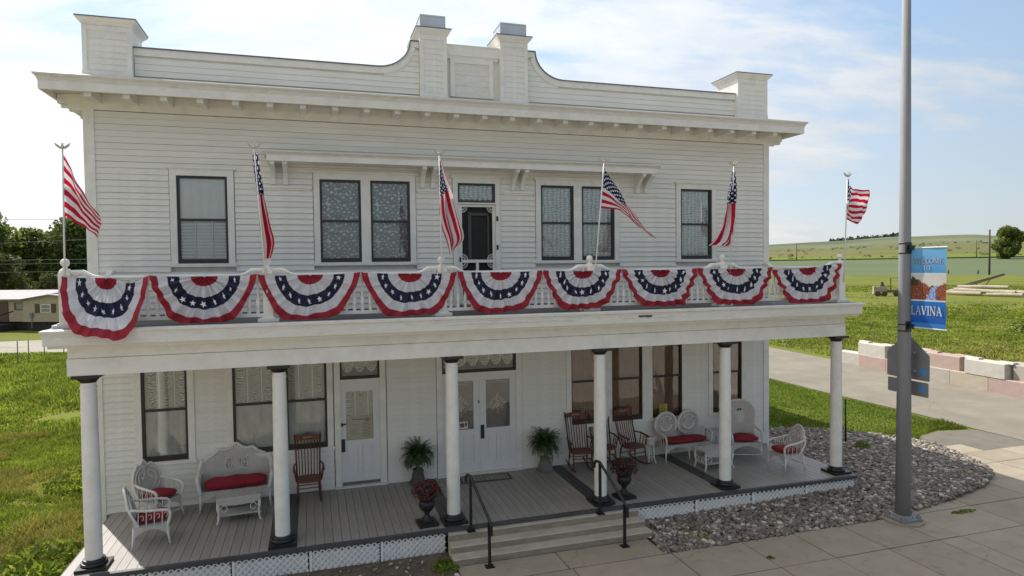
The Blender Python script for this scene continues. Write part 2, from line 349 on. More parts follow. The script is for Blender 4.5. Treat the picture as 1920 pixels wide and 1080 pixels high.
# window assembly
def window(x0, x1, z0, z1, sash, top, bot, lower=False, fw_=.045):
    w = MB().box(x0, x0+fw_, -.010, .098, z0, z1).box(x1-fw_, x1, -.010, .098, z0, z1).box(x0+fw_, x1-fw_, -.010, .098, z1-fw_, z1).box(x0+fw_, x1-fw_, -.012, .098, z0, z0+.085).build('window', sash, hotel)
    zm = 5.47 if not lower else 1.855
    MB().box(x0+fw_, x1-fw_, .004, .045, zm-.022, zm+.022).build('meeting_rail', sash, w)
    e = fw_
    bx('pane', GLASS, w, x0+e, x1-e, .034, .038, zm+.02, z1-e); bx('pane', GLASS, w, x0+e, x1-e, .044, .048, z0+.083, zm-.02)
    rect_uv('curtain', x0+e, x1-e, .066, zm, z1-e, CUR[top] if top in CUR else top, w, 5, .006, 40)
    rect_uv('curtain', x0+e, x1-e, .072, z0+.08, zm, CUR[bot] if bot in CUR else bot, w, 5, .006, 40)
    return w
wnames = ['blind', 'scroll', 'scroll', 'damask', 'damask', 'damask']
for (x0, x1), k in zip(UP, wnames):
    if k == 'blind':
        w = window(x0, x1, *UZ, DARK, INNER, INNER)
        b = MB()
        n = 25
        for i in range(n):
            z = UZ[0]+.10+(5.45-UZ[0]-.12)*i/n
            for a, c in ((x0+.05, x0+.29), (x1-.27, x1-.05)): b.add([(a, .053, z), (c, .053, z), (c, .060, z+.019), (a, .060, z+.019)], [(0, 1, 2, 3)])
            b.add([(x0+.32, .053, z), (x1-.30, .053, z), (x1-.30, .060, z+.021), (x0+.32, .060, z+.021)], [(0, 1, 2, 3)])
        for i in range(25):
            z = 5.50+.76*i/25
            b.add([(x0+.05, .053, z), (x1-.05, .053, z), (x1-.05, .060, z+.026), (x0+.05, .060, z+.026)], [(0, 1, 2, 3)])
        tag(b.build('blind_slats', BLIND, w), kind='stuff')
        b = MB().box(x0+.295, x0+.31, .050, .064, UZ[0]+.09, 5.44).box(x1-.295, x1-.28, .050, .064, UZ[0]+.09, 5.44).build('blind_rail', INNER, w)
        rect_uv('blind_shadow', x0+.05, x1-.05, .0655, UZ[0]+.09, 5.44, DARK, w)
    else: window(x0, x1, *UZ, DARK, k, k)
lk = ['L', 'L', 'L', 'S', 'S', 'S', 'S']
for (x0, x1), k in zip(LO, lk):
    if k == 'L': window(x0, x1, *LZ, BROWN, 'austrian', 'sheer', True)
    else: window(x0, x1, *LZ, BROWN, 'shade', 'shade', True, .03)
def casing(xs, z0, z1, head=True, upper=True):
    b = MB(); c = .118; y0 = -.036
    X0, X1 = xs[0][0], xs[-1][1]
    b.box(X0-c, X0, y0, .099, z0-.0, z1).box(X1, X1+c, y0, .099, z0, z1)
    for (a, b1), (c0, d) in zip(xs, xs[1:]): b.box(b1, c0, y0, .099, z0, z1)
    b.box(X0-c, X1+c, y0-.001, .099, z1, z1+c)
    b.build('window_casing', TRIM, hotel)
    MB().box(X0-c-.02, X1+c+.02, -.060, .099, z0-.065, z0).build('window_sill', TRIM, hotel)
    if head: MB().box(X0-c-.03, X1+c+.03, -.058, .09, z1+c, z1+c+.018).box(X0-c-.05, X1+c+.05, -.078, .09, z1+c+.018, z1+c+.048).build('window_head_moulding', TRIM, hotel)
casing([UP[0]], *UZ); casing([UP[1], UP[2]], *UZ); casing([UP[3], UP[4]], *UZ); casing([UP[5]], *UZ)
casing([LO[0]], *LZ, head=False); casing([LO[1], LO[2]], *LZ, head=False); casing([LO[3], LO[4], LO[5]], *LZ, head=False); casing([LO[6]], *LZ, head=False)
# front door (single, left)
def doorcase(x0, x1, ztop, zt0, zt1, z0=0.0, c=.12, curtain='austrian'):
    MB().box(x0-c, x0, -.036, .099, z0, zt1+.09).box(x1, x1+c, -.036, .099, z0, zt1+.09).box(x0, x1, -.037, .099, zt1, zt1+.10).box(x0, x1, -.050, .099, ztop, zt0).build('door_casing', TRIM, hotel)
    tw = MB().box(x0, x0+.04, -.012, .098, zt0, zt1).box(x1-.04, x1, -.012, .098, zt0, zt1).box(x0+.04, x1-.04, -.012, .098, zt1-.04, zt1).box(x0+.04, x1-.04, -.012, .098, zt0, zt0+.05).build('transom_window', BROWN if z0 < 1 else DARK, hotel)
    bx('pane', GLASS, tw, x0+.04, x1-.04, .030, .034, zt0+.05, zt1-.04)
    # scalloped valance curtain
    b = MB(); n = 48; ncell = max(2, round((x1-x0)/.27)); top = zt1-.03
    P0 = []; P1 = []
    for i in range(n+1):
        t = i/n; x = x0+.04+(x1-x0-.08)*t; s = abs(math.sin(math.pi*ncell*t)); zb = zt0+.05+(.15-.10*s)*(zt1-zt0)/.45
        P0.append((x, .060+.006*math.sin(t*ncell*25), top)); P1.append((x, .060, zb))
    b.grid([P0, P1]); o = b.build('valance', CUR[curtain], tw)
    uvl = o.data.uv_layers.new(name='UVMap')
    for l in o.data.loops:
        v = o.data.vertices[l.vertex_index].co; uvl.data[l.index].uv = (v.x-x0, v.z-zt0)
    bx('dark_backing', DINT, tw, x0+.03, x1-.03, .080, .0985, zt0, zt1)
doorcase(4.42, 5.22, 2.19, 2.235, 2.86)
doorcase(6.53, 8.19, 2.17, 2.225, 2.86)
DOORM = mat('white_door_paint', (.74, .745, .74), .42, .02, 3, .04, 20)
BRASS = mat('aged_door_hardware', (.04, .036, .032), .35, .1, 10, metal=.6)
ETCH = mat('etched_glass', (.17, .15, .135), .35, .12, 6)
ETCHW = mat('etched_white', (.72, .68, .58), .6, .05, 8)
GOLD = mat('gold_leaf_print', (.42, .36, .18), .6, .1, 8)
def panel_door(x0, x1, z0, z1, gx0, gx1, gz0, gz1, npan, name='door'):
    b = MB(); y0, y1 = .012, .090
    b.box(x0, gx0, y0, y1, z0, z1).box(gx1, x1, y0, y1, z0, z1).box(gx0, gx1, y0, y1, gz1, z1).box(gx0, gx1, y0, y1, gz0-.10, gz0)
    pw = (gx1-gx0)/npan
    for k in range(npan):
        a, c = gx0+pw*k, gx0+pw*(k+1); b.box(a, c, y0+.022, y1, z0+.22, gz0-.10)
        b.box(a+.05, c-.05, y0+.010, y1, z0+.27, gz0-.15)
        if k: b.box(a-.04, a+.04, y0, y1, z0+.22, gz0-.10)
    b.box(gx0, gx1, y0, y1, z0, z0+.22)
    d = b.build(name, DOORM, hotel)
    return d
d = panel_door(4.42, 5.22, .045, 2.185, 4.53, 5.075, .97, 1.975, 2)
bx('pane', GLASS, d, 4.53, 5.075, .030, .034, .97, 1.975); rect_uv('curtain', 4.53, 5.075, .055, .97, 1.975, CUR['austrian'], d, 4, .006, 30)
MB().box(4.425, 4.50, -.010, .012, .74, 1.0).build('push_plate', BLACK, d); MB().box(4.43, 4.465, -.02, .012, 1.27, 1.33).box(4.43, 4.53, -.045, -.022, 1.305, 1.325).build('handle', BRASS, d)
bx('kick_strip', CAPM, d, 4.44, 5.20, -.004, .012, .05, .105)
for a, c, g0, g1 in ((6.53, 7.352, 6.66, 7.22), (7.368, 8.19, 7.50, 8.045)):
    d = panel_door(a, c, .045, 2.165, g0, g1, .98, 2.04, 2)
    bx('pane', GLASS, d, g0, g1, .028, .032, .98, 2.04); e = bx('etched_pane', ETCH, d, g0, g1, .045, .05, .98, 2.04)
    b = MB(); cxm = (g0+g1)/2                                       # etched scrolls and border lines
    for k in range(-3, 4):
        for s in (0, 1):
            zc = 1.66 - .05*abs(k) - s*.13; xx = cxm+k*.055*(1-.3*s)
            b.tube([(xx+.022*math.cos(w), .042, zc+.03*math.sin(w)) for w in np.linspace(0, 5.2, 8)], .008, 4)
    b.tube([(cxm, .042, 1.25), (cxm+.03, .042, 1.35), (cxm-.02, .042, 1.5), (cxm, .042, 1.74)], .008, 4)
    for k in range(5): b.tube([(cxm+.05*math.sin(k*2), .042, 1.30+.06*k), (cxm-.05*math.sin(k*2+.5), .042, 1.34+.06*k)], .007, 4)
    b.box(g0+.03, g1-.03, .040, .044, 2.00, 2.006).box(g0+.03, g1-.03, .040, .044, 1.965, 1.971)
    b.build('etched_scrollwork', ETCHW, d)
    b = MB()
    if a > 7: MB().box(7.372, 7.45, -.012, .012, .76, 1.06).build('push_plate', BLACK, d)
MB().box(7.352, 7.368, .0, .085, .045, 2.165).build('door_astragal', DOORM, hotel)
bx('door_bolt', BRASS, hotel, 7.325, 7.352, -.01, .02, 1.54, 1.60)
for x0, x1 in ((4.28, 5.36), (6.40, 8.33)): bx('door_threshold', TRIMW, hotel, x0, x1, -.09, .10, .004, .043)
# balcony door: screen door, transom
MB().box(6.82, 6.93, -.036, .099, 3.66, 6.305).box(7.76, 7.87, -.036, .099, 3.66, 6.305).box(6.82, 7.87, -.037, .099, 6.305, 6.42).box(6.93, 7.76, -.045, .099, 5.86, 5.89).build('door_casing', TRIM, hotel)
MB().box(6.79, 7.90, -.058, .09, 6.42, 6.438).box(6.77, 7.92, -.078, .09, 6.438, 6.468).build('window_head_moulding', TRIM, hotel)
tw = MB().box(6.93, 6.97, -.012, .098, 5.89, 6.305).box(7.72, 7.76, -.012, .098, 5.89, 6.305).box(6.97, 7.72, -.012, .098, 6.265, 6.305).box(6.97, 7.72, -.012, .098, 5.89, 5.93).build('transom_window', DARK, hotel)
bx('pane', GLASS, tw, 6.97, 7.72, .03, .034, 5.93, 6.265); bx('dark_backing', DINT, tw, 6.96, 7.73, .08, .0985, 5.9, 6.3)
b = MB(); n = 40
P0 = [(6.97+.75*i/n, .06+.006*math.sin(i), 6.265) for i in range(n+1)]; P1 = [(6.97+.75*i/n, .06+.008*math.sin(i*.9), 5.945+.03*abs(math.sin(i*.5))) for i in range(n+1)]
b.grid([P0, P1]); o = b.build('valance', CUR['damask'], tw); uvl = o.data.uv_layers.new(name='UVMap')
for l in o.data.loops:
    v = o.data.vertices[l.vertex_index].co; uvl.data[l.index].uv = (v.x, v.z)
sdr = MB().box(6.935, 7.02, -.005, .03, 3.70, 5.855).box(7.70, 7.755, -.005, .03, 3.70, 5.855).box(7.02, 7.70, -.005, .03, 5.80, 5.855).box(7.02, 7.70, -.005, .03, 4.60, 4.665).box(7.02, 7.70, -.005, .03, 3.70, 3.80).box(7.32, 7.38, -.004, .03, 3.80, 4.60).build('screen_door', TRIM, hotel)
SCR = mat('dark_screen', (.03, .03, .03), .7, .1, 9)
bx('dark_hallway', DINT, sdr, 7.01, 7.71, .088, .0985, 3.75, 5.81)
MB().box(7.17, 7.24, .060, .085, 4.60, 5.70).box(7.24, 7.62, .060, .085, 5.62, 5.68).box(7.60, 7.64, .060, .085, 4.60, 5.62).build('inner_door_frame', mat('hall_grey', (.07, .07, .075), .7), sdr)
b = MB()                                                        # corner fretwork quarter wheels
for (cx_, cz_, sx, sz) in ((7.02, 5.80, 1, -1), (7.70, 5.80, -1, -1), (7.02, 4.665, 1, 1), (7.70, 4.665, -1, 1), (7.02, 4.60, 1, -1), (7.70, 4.60, -1, -1)):
    for rr in (.055, .12): b.tube([(cx_+sx*rr*math.cos(w), .012, cz_+sz*rr*math.sin(w)) for w in np.linspace(0, math.pi/2, 7)], .0055, 5)
    for w in np.linspace(.2, 1.37, 5): b.tube([(cx_+sx*.055*math.cos(w), .012, cz_+sz*.055*math.sin(w)), (cx_+sx*.12*math.cos(w), .012, cz_+sz*.12*math.sin(w))], .004, 4)
b.build('corner_fretwork', TRIM, sdr)
for z in (5.55, 4.93): bx('hinge', BLACK, hotel, 7.775, 7.815, -.055, -.036, z-.05, z+.05)
bx('handle', BRASS, sdr, 6.955, 6.985, -.03, -.005, 4.62, 4.72)
# long hood over the upper windows, with paired brackets
def xprof(name, prof, x0, x1, m, parent, e=0.0):
    # profile (y,z) extruded along x
    return MB().prism(prof, x0, x1, 'x').build(name, m, parent)
hz0 = 6.575
xprof('hood_fascia', [(.09, hz0), (-.47, hz0), (-.47, hz0+.115), (.09, hz0+.115)], 3.14, 11.48, TRIM, hotel)
xprof('hood_crown', [(.09, hz0+.115), (-.48, hz0+.115), (-.49, hz0+.135), (-.53, hz0+.165), (-.535, hz0+.185), (-.40, hz0+.20), (.09, hz0+.285)], 3.08, 11.54, TRIMW, hotel)
for xa, xb in ((3.19, 3.42), (6.13, 6.35), (8.12, 8.33), (11.13, 11.36)):
    for x in (xa, xb):
        # curved knee bracket
        pr = [(.0, hz0), (-.42, hz0), (-.42, hz0-.055), (-.30, hz0-.10), (-.18, hz0-.19), (-.10, hz0-.30), (-.075, hz0-.40), (0, hz0-.40)]
        MB().prism(pr, x, x+.085, 'x').build('hood_bracket', TRIM, hotel)
for x0, x1 in ((2.84, 3.955), (6.05, 6.76), (7.93, 8.66), (10.79, 11.70)):
    MB().box(x0, x1, -.060, .0, 6.105, 6.15).box(x0+.03, x1-.03, -.035, .0, 6.07, 6.105).build('bracket_ledge', TRIM, hotel)
# cornice sweep (left side, front, right side)
def sweep_u(name, prof, m, parent=None, fy=-.74, sx=.45, back=13.2):
    V = []; F = []; n = len(prof)
    for st in range(4):
        for p, z in prof:
            xl, xr, yf = -sx-p, WX+sx+p, fy-p
            V.append([(xl, back, z), (xl, yf, z), (xr, yf, z), (xr, back, z)][st])
    for st in range(3):
        for i in range(n):
            j = (i+1) % n; F.append((st*n+i, (st+1)*n+i, (st+1)*n+j, st*n+j))
    F += [tuple(range(n)), tuple(3*n+i for i in range(n-1, -1, -1))]
    return MB().add(V, F).build(name, m, parent or hotel)
sweep_u('cornice_fascia', [(0, 7.61), (0, 7.755), (-.04, 7.755), (-.04, 7.61)], TRIM)
sweep_u('cornice_crown', [(.004, 7.755), (.012, 7.785), (.018, 7.79), (.022, 7.81), (.055, 7.845), (.062, 7.85), (.064, 7.872), (-.02, 7.885), (-.05, 7.80), (-.05, 7.755)], TRIMW)
V = [(-.45-.064, 13.2, 7.874), (-.514, -.804, 7.874), (WX+.514, -.804, 7.874), (WX+.514, 13.2, 7.874), (.02, 13.2, 8.10), (.02, .0, 8.10), (WX-.02, .0, 8.10), (WX-.02, 13.2, 8.10)]
MB().add(V, [(0, 1, 5, 4), (1, 2, 6, 5), (2, 3, 7, 6)]).build('cornice_roof', TRIMW, hotel)
MB().add([(-.41, 13, 7.715), (-.41, -.70, 7.715), (WX+.41, -.70, 7.715), (WX+.41, 13, 7.715), (0, 13, 7.735), (0, .0, 7.735), (WX, .0, 7.735), (WX, 13, 7.735)], [(0, 1, 5, 4), (1, 2, 6, 5), (2, 3, 7, 6)]).build('soffit', CEIL, hotel)
bx('bed_moulding', TRIM, hotel, -.01, WX+.01, -.07, .0, 7.60, 7.735)
tail = MB().prism([(0, 7.565), (-.20, 7.565), (-.22, 7.555), (-.54, 7.553), (-.56, 7.543), (-.665, 7.543), (-.665, 7.71), (0, 7.73)], -.055, .055, 'x').mesh('rafter_tail', TRIM)
stail = MB().prism([(0, 7.46), (-.16, 7.46), (-.18, 7.50), (-.40, 7.505), (-.42, 7.535), (-.655, 7.54), (-.665, 7.55), (-.665, 7.71), (0, 7.73)], -.045, .045, 'x').mesh('rafter_tail', TRIM)
for i in range(25): mk('rafter_tail', tail, hotel, (.263+.5935*i, 0, 0))
for i in range(20):
    for x, rz in ((0, -math.pi/2), (WX, math.pi/2)):
        o = mk('rafter_tail', stail, hotel, (x, .02+.62*i, 0), rz); o.scale = (1, .60, 1)
for x0, x1 in ((-.34, -.006), (WX+.006, WX+.34)):
    MB().box(x0, x1, -.035, .05, 7.47, 7.52).box(x0*.5 if x0 < 0 else x0, x1 if x0 < 0 else WX+.17, -.034, .049, 7.43, 7.47).build('eave_return', TRIM, hotel)
# parapet
def arc(xa, za, xb, zb, n=9):        # concave sweep rising from (xa,za) to (xb,zb)
    return [(xa+(xb-xa)*math.sin(t), zb+(za-zb)*math.cos(t)) if False else (xa+(xb-xa)*(1-math.cos(t)) if False else xa+(xb-xa)*math.sin(t), za+(zb-za)*(1-math.cos(t))) for t in np.linspace(0, math.pi/2, n)]
AL = arc(5.30, 8.63, 5.96, 9.21); AR = arc(9.38, 8.63, 8.72, 9.21)
poly = [(.80, 8.08), (.80, 8.63)] + AL + [(6.16, 9.21), (6.16, 8.08)]
par = MB(); par.prism(poly, .03, .30, 'y')
poly2 = [(8.50, 8.08), (8.50, 9.21)] + AR[::-1] + [(13.90, 8.63), (13.90, 8.08)]
par.prism(poly2, .03, .30, 'y'); par.box(6.70, 7.90, .03, .30, 8.08, 9.19)
par = par.build('parapet', WHITE, hotel)
def parrow(x0, x1, z, h=EX-.002, y=-.0): o = mk('clapboard', cl_me, par, (x0, y-.0+.0, z), scale=(x1-x0, .45, h-.0012)); return o
def lim(z):          # x of the left sweep at height z
    if z <= 8.60: return None
    best = 6.1
    for (xa, za) in AL:
        if za >= z: return xa
    return 6.0
for i in range(8):
    z = 8.125+i*EX
    if z < 8.44: parrow(.86, 6.15, z); parrow(8.51, 13.86, z)
    elif z < 9.0:
        xl = {3: 5.42, 4: 5.62, 5: 5.84, 6: 5.92, 7: 5.97}.get(i, 6.0); parrow(xl, 6.15, z); parrow(8.51, 14.68-xl, z)
def band(pts, w, y0, y1, name, m, parent):      # board following a line of points, w down
    b = MB()
    n = len(pts); off = []
    for i, (x, z) in enumerate(pts):
        a = Vector((pts[min(i+1, n-1)][0]-pts[max(i-1, 0)][0], pts[min(i+1, n-1)][1]-pts[max(i-1, 0)][1])); a.normalize(); nx, nz = a.y, -a.x
        off.append((x+nx*w, z+nz*w))
    for i in range(n-1): b.prism([pts[i], pts[i+1], off[i+1], off[i]], y0, y1, 'y')
    return b.build(name, m, parent)
topL = [(.85, 8.63), (5.10, 8.63)] + AL + [(6.15, 9.21)]
topR = [(8.52, 9.21)] + AR[::-1] + [(9.48, 8.63), (13.87, 8.63)]
band(topL, .13, -.030, .03, 'parapet_trim', TRIM, par); band(topR, .13, -.030, .03, 'parapet_trim', TRIM, par)
band([(x, z+.022) for x, z in topL], .022, -.055, .32, 'parapet_flashing', CAPM, par); band([(x, z+.022) for x, z in topR], .022, -.055, .32, 'parapet_flashing', CAPM, par)
MB().box(6.71, 7.89, -.06, .0, 8.985, 9.19).box(6.70, 7.90, -.075, .31, 9.19, 9.212).box(6.73, 7.87, -.035, .03, 8.93, 8.985).build('parapet_trim', TRIM, par)
MB().box(6.81, 6.90, -.040, .03, 8.13, 8.93).box(7.66, 7.75, -.040, .03, 8.13, 8.93).box(6.90, 7.66, -.040, .03, 8.84, 8.93).build('sign_panel_frame', TRIM, par)
for k in range(3): bx('panel_board', TRIMW, par, 6.90, 7.66, -.008-.002*k, .03, 8.13+k*.237, 8.13+k*.237+.234)
# posts on the parapet
def post(x0, x1, ztop, metal=False, y0=-.12, dpt=None):
    dpt = dpt or (x1-x0); y1 = y0+dpt; z0 = 8.08
    p = MB().box(x0, x1, y0, y1, z0, ztop-.10).build('parapet_post', TRIM, hotel)
    n = int((ztop-.20-8.16)/EX)
    m = .0 
    for i in range(n):
        z = 8.15+i*EX; mk('clapboard', cl_me, p, (x0+.075, y0-.0, z), scale=(x1-x0-.15, .6, EX-.004))
    MB().box(x0-.004, x0+.075, y0-.022, y0, 8.14, ztop-.10).box(x1-.075, x1+.004, y0-.022, y0, 8.14, ztop-.10).box(x0-.012, x1+.012, y0-.03, y0, z0-.02, 8.14).box(x0+.075, x1-.075, y0-.020, y0, ztop-.19, ztop-.10).build('post_trim', TRIM, p)
    prof = [(.0, ztop-.10), (.012, ztop-.085), (.035, ztop-.05), (.075, ztop-.015), (.09, ztop+.01), (.09, ztop+.03)]
    cx_, cy_ = (x0+x1)/2, (y0+y1)/2; V = []
    for o, z in prof: V += [(x0-o, y0-o, z), (x1+o, y0-o, z), (x1+o, y1+o, z), (x0-o, y1+o, z)]
    F = [(4*i+k, 4*i+(k+1) % 4, 4*i+4+(k+1) % 4, 4*i+4+k) for i in range(len(prof)-1) for k in range(4)] + [tuple(range(4*len(prof)-4, 4*len(prof)))]
    MB().add(V, F).build('post_cap', TRIM, p)
    MB().box(x0-.10, x1+.10, y0-.10, y1+.10, ztop+.03, ztop+.048).build('post_flashing', CAPM, p)
    if metal:
        MB().box(x0+.02, x1-.02, y0+.02, y1-.02, ztop+.048, ztop+.325).box(x0+.012, x1-.012, y0+.012, y1-.012, ztop+.30, ztop+.33).box(x0+.012, x0+.03, y0+.012, y0+.03, ztop+.048, ztop+.30).box(x1-.03, x1-.012, y0+.012, y0+.03, ztop+.048, ztop+.30).build('metal_chimney_cap', TIN, p)
post(.055, .845, 9.05); post(13.86, 14.70, 9.08)
post(6.155, 6.715, 9.43, True); post(7.885, 8.50, 9.43, True)
# ---------------------------------------------------------------- porch roof / balcony deck
BX0, BX1, BY = .22, 14.865, -2.90
bx('balcony_deck', FLOORD, hotel, BX0+.03, BX1-.03, BY+.03, -.02, 3.60, 3.658)
for i in range(18):                       # deck boards seen edge-on behind the rail
    y = BY+.035+i*.155; bx('deck_board', FLOORD, hotel, BX0+.03, BX1-.03, y, y+.148, 3.6585, 3.668+random.uniform(-.001, .001))
def prof3(name, prof, m):
    # profile (p,z) swept round the left, front and right edges of the balcony
    V = []; n = len(prof); F = []
    for st in range(4):
        for p, z in prof:
            xl, xr, yf = BX0-p, BX1+p, BY-p; V.append([(xl, -.04, z), (xl, yf, z), (xr, yf, z), (xr, -.04, z)][st])
    for st in range(3):
        for i in range(n): j = (i+1) % n; F.append((st*n+i, (st+1)*n+i, (st+1)*n+j, st*n+j))
    F += [tuple(range(n)), tuple(3*n+i for i in range(n-1, -1, -1))]
    return MB().add(V, F).build(name, m, hotel)
prof3('balcony_fascia', [(0, 3.435), (0, 3.575), (-.05, 3.575), (-.05, 3.435)], TRIMW)
prof3('balcony_crown', [(.002, 3.575), (.006, 3.60), (.028, 3.618), (.032, 3.652), (.0, 3.664), (-.06, 3.670), (-.06, 3.575)], TRIMW)
WOOD = mat('bare_weathered_wood', (.10, .075, .055), .9, .2, 12, .3, 30)
for x0, x1, m in ((9.30, 9.62, TRIMW), (9.68, 9.95, WOOD), (10.0, 10.42, TRIMW), (6.05, 8.4, TRIMW)):
    b = MB(); n = 7
    for k in range(n):
        a, c = x0+(x1-x0)*k/n, x0+(x1-x0)*(k+1)/n; b.box(a, c, BY-.012-random.uniform(0, .012), BY-.001, 3.535+random.uniform(-.008, .008), 3.57)
    b.build('peeling_strip', m, hotel)
MB().box(BX0+.05, BX1-.05, BY+.03, -.05, 3.39, 3.434).build('balcony_soffit', CEIL, hotel)
BM0, BM1 = .44, 14.675
def beam(z0, z1, o, name):
    y0, y1 = -2.62-o, -2.33+o
    MB().box(BM0-o, BM1+o, y0, y1, z0, z1).box(BM0-o, BM0+.26, y1+.001, -.045, z0, z1).box(BM1-.26, BM1+o, y1+.001, -.045, z0, z1).build(name, TRIM, hotel)
beam(2.955, 3.209, .012, 'porch_beam'); beam(3.215, 3.392, .0, 'porch_beam')
b = MB(); b.box(BM0+.27, BM1-.27, -2.32, -.04, 3.06, 3.08); b.build('porch_ceiling', CEIL, hotel)
for i in range(15):
    y = -2.31+i*.15; bx('ceiling_board', CEIL, hotel, BM0+.27, BM1-.27, y, y+.143, 3.046, 3.0595)
# ---------------------------------------------------------------- porch floor
PX0, PX1, PY = .27, 14.84, -2.80
MB().box(PX0+.02, PX1-.02, PY+.04, -.0, -.12, -.031).build('porch_joists', FLOORD, hotel)
colx = [.655, 3.37, 6.235, 9.08, 11.835, 14.605]
pw = .1435; nb = int((PX1-PX0)/pw); pw = (PX1-PX0)/nb
fb = MB().box(0, pw-.007, PY+.08, -.03, -.030, 0).mesh('floorboard', FLOOR); fbd = MB().box(0, pw-.007, PY+.08, -.03, -.030, 0).mesh('dark_floorboard', FLOORD)
for i in range(nb):
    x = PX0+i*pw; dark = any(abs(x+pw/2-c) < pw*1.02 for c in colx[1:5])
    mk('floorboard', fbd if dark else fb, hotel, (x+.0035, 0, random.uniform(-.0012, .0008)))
MB().box(PX0-.012, PX1+.012, PY, PY+.073, -.062, .002).box(PX0-.012, PX0-.001, PY+.073, -.03, -.062, .0).box(PX1+.001, PX1+.012, PY+.073, -.03, -.062, .0).build('floor_edge_board', FLOORD, hotel)
# columns
CP = [(.118, .10), (.119, .9), (.117, 1.6), (.112, 2.3), (.107, 2.74), (.115, 2.745), (.117, 2.757), (.114, 2.769), (.105, 2.772), (.104, 2.835)]
shaft = MB().lathe(CP, 28).mesh('shaft', TRIM, 'angle')
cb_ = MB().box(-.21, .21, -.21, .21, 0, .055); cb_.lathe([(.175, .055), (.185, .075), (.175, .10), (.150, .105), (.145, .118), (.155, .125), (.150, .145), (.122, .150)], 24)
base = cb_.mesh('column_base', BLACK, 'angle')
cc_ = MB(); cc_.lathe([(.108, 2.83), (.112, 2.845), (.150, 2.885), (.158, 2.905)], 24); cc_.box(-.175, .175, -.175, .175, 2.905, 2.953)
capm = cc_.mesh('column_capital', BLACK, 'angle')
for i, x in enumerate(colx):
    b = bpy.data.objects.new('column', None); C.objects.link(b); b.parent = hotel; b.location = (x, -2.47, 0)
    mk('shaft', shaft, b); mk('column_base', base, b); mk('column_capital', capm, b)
# lattice skirt
LAT = mat('lattice_white', (.80, .80, .79), .6, .04, 5, .1, 20)
LATB = mat('lattice_backing', (.74, .74, .735), .7, .04, 5)
def lattice(x0, x1, z0f, y=-2.765, parent=hotel):
    b = MB(); zt = -.045
    zb = min(z0f(x0), z0f(x1)) - .03
    p = MB().box(x0, x1, y+.020, y+.028, zb, zt).build('lattice_panel', LATB, parent)
    s = .104; w = .017; h = zt-zb
    k = x0-h
    def clipseg(xs, dr):
        # diagonal from (xs,zb) going up with slope dr, clipped to x0..x1
        a = (xs, zb); c = (xs+dr*h, zt)
        t0, t1 = 0, 1
        dx = dr*h
        for lo, hi in (((x0-a[0])/dx, (x1-a[0])/dx),):
            if lo > hi: lo, hi = hi, lo
            t0 = max(t0, lo); t1 = min(t1, hi)
        if t1-t0 < .03: return None
        return (a[0]+dx*t0, zb+h*t0), (a[0]+dx*t1, zb+h*t1)
    for dr, yy in ((1, y), (-1, y+.006)):
        xs = x0-h if dr > 0 else x0
        while xs < (x1 if dr > 0 else x1+h):
            g = clipseg(xs, dr)
            if g:
                (a, c), (e, f) = g; b.prism([(a-w, c), (a+w, c), (e+w, f), (e-w, f)], yy-.006, yy, 'y')
            xs += s
    tag(b.build('lattice_slats', LAT, p), kind='stuff')
    MB().box(x0-.02, x0+.02, y-.016, y+.02, zb, zt).build('lattice_batten', LAT, p)
gl = lambda x: G + (.02 if x < 7 else min(.14, .03+max(0, (x-9.5))*.022))
xs = [.30, 1.45, 2.62, 3.78, 4.92, 6.04]
for a, c in zip(xs, xs[1:]): lattice(a+.022, c-.022, gl)
xs = [9.66, 10.95, 12.25, 13.55, 14.81]
for a, c in zip(xs, xs[1:]): lattice(a+.022, c-.022, gl)
MB().box(PX1-.04, PX1-.02, -2.745, 0, G, -.068).build('side_skirt', LAT, hotel); MB().box(PX0+.02, PX0+.04, -2.745, 0, G, -.068).build('side_skirt', LAT, hotel)
# ---------------------------------------------------------------- balustrade
rail = thing('balcony_railing', 'white turned-baluster railing along the balcony, with ball-topped newel posts', 'railing', (0, 0, 3.668))
nx = [.43, 3.24, 6.06, 8.85, 11.71, 14.60]; RY = -2.56
nm = MB().box(-.16, .16, -.12, .12, 0, .05).box(-.10, .10, -.10, .10, .05, .075).box(-.075, .075, -.075, .075, .075, .82).box(-.05, .05, -.082, -.075, .62, .76)
nm.lathe([(.085, .82), (.075, .855), (.03, .89), (.028, .905)], 16); nme = nm.mesh('newel_post', TRIM)
ball = MB().lathe([(.028, .90)]+[(.062*math.sin(w), .965-.062*math.cos(w)) for w in np.linspace(.45, math.pi-.02, 9)], 16).mesh('ball_finial', TRIM, True)
for x in nx:
    n = mk('newel_post', nme, rail, (x, RY, 0)); mk('ball_finial', ball, n)
bal = MB().lathe([(0.0266, 0), (0.0266, .06), (0.0160, .07), (0.0319, .12), (0.0359, .16), (0.0266, .23), (0.0160, .255), (0.0239, .265), (0.0186, .30), (0.0146, .45), (0.0199, .50), (0.0239, .505), (0.0239, .56)], 8).mesh('baluster', TRIM, 'angle')
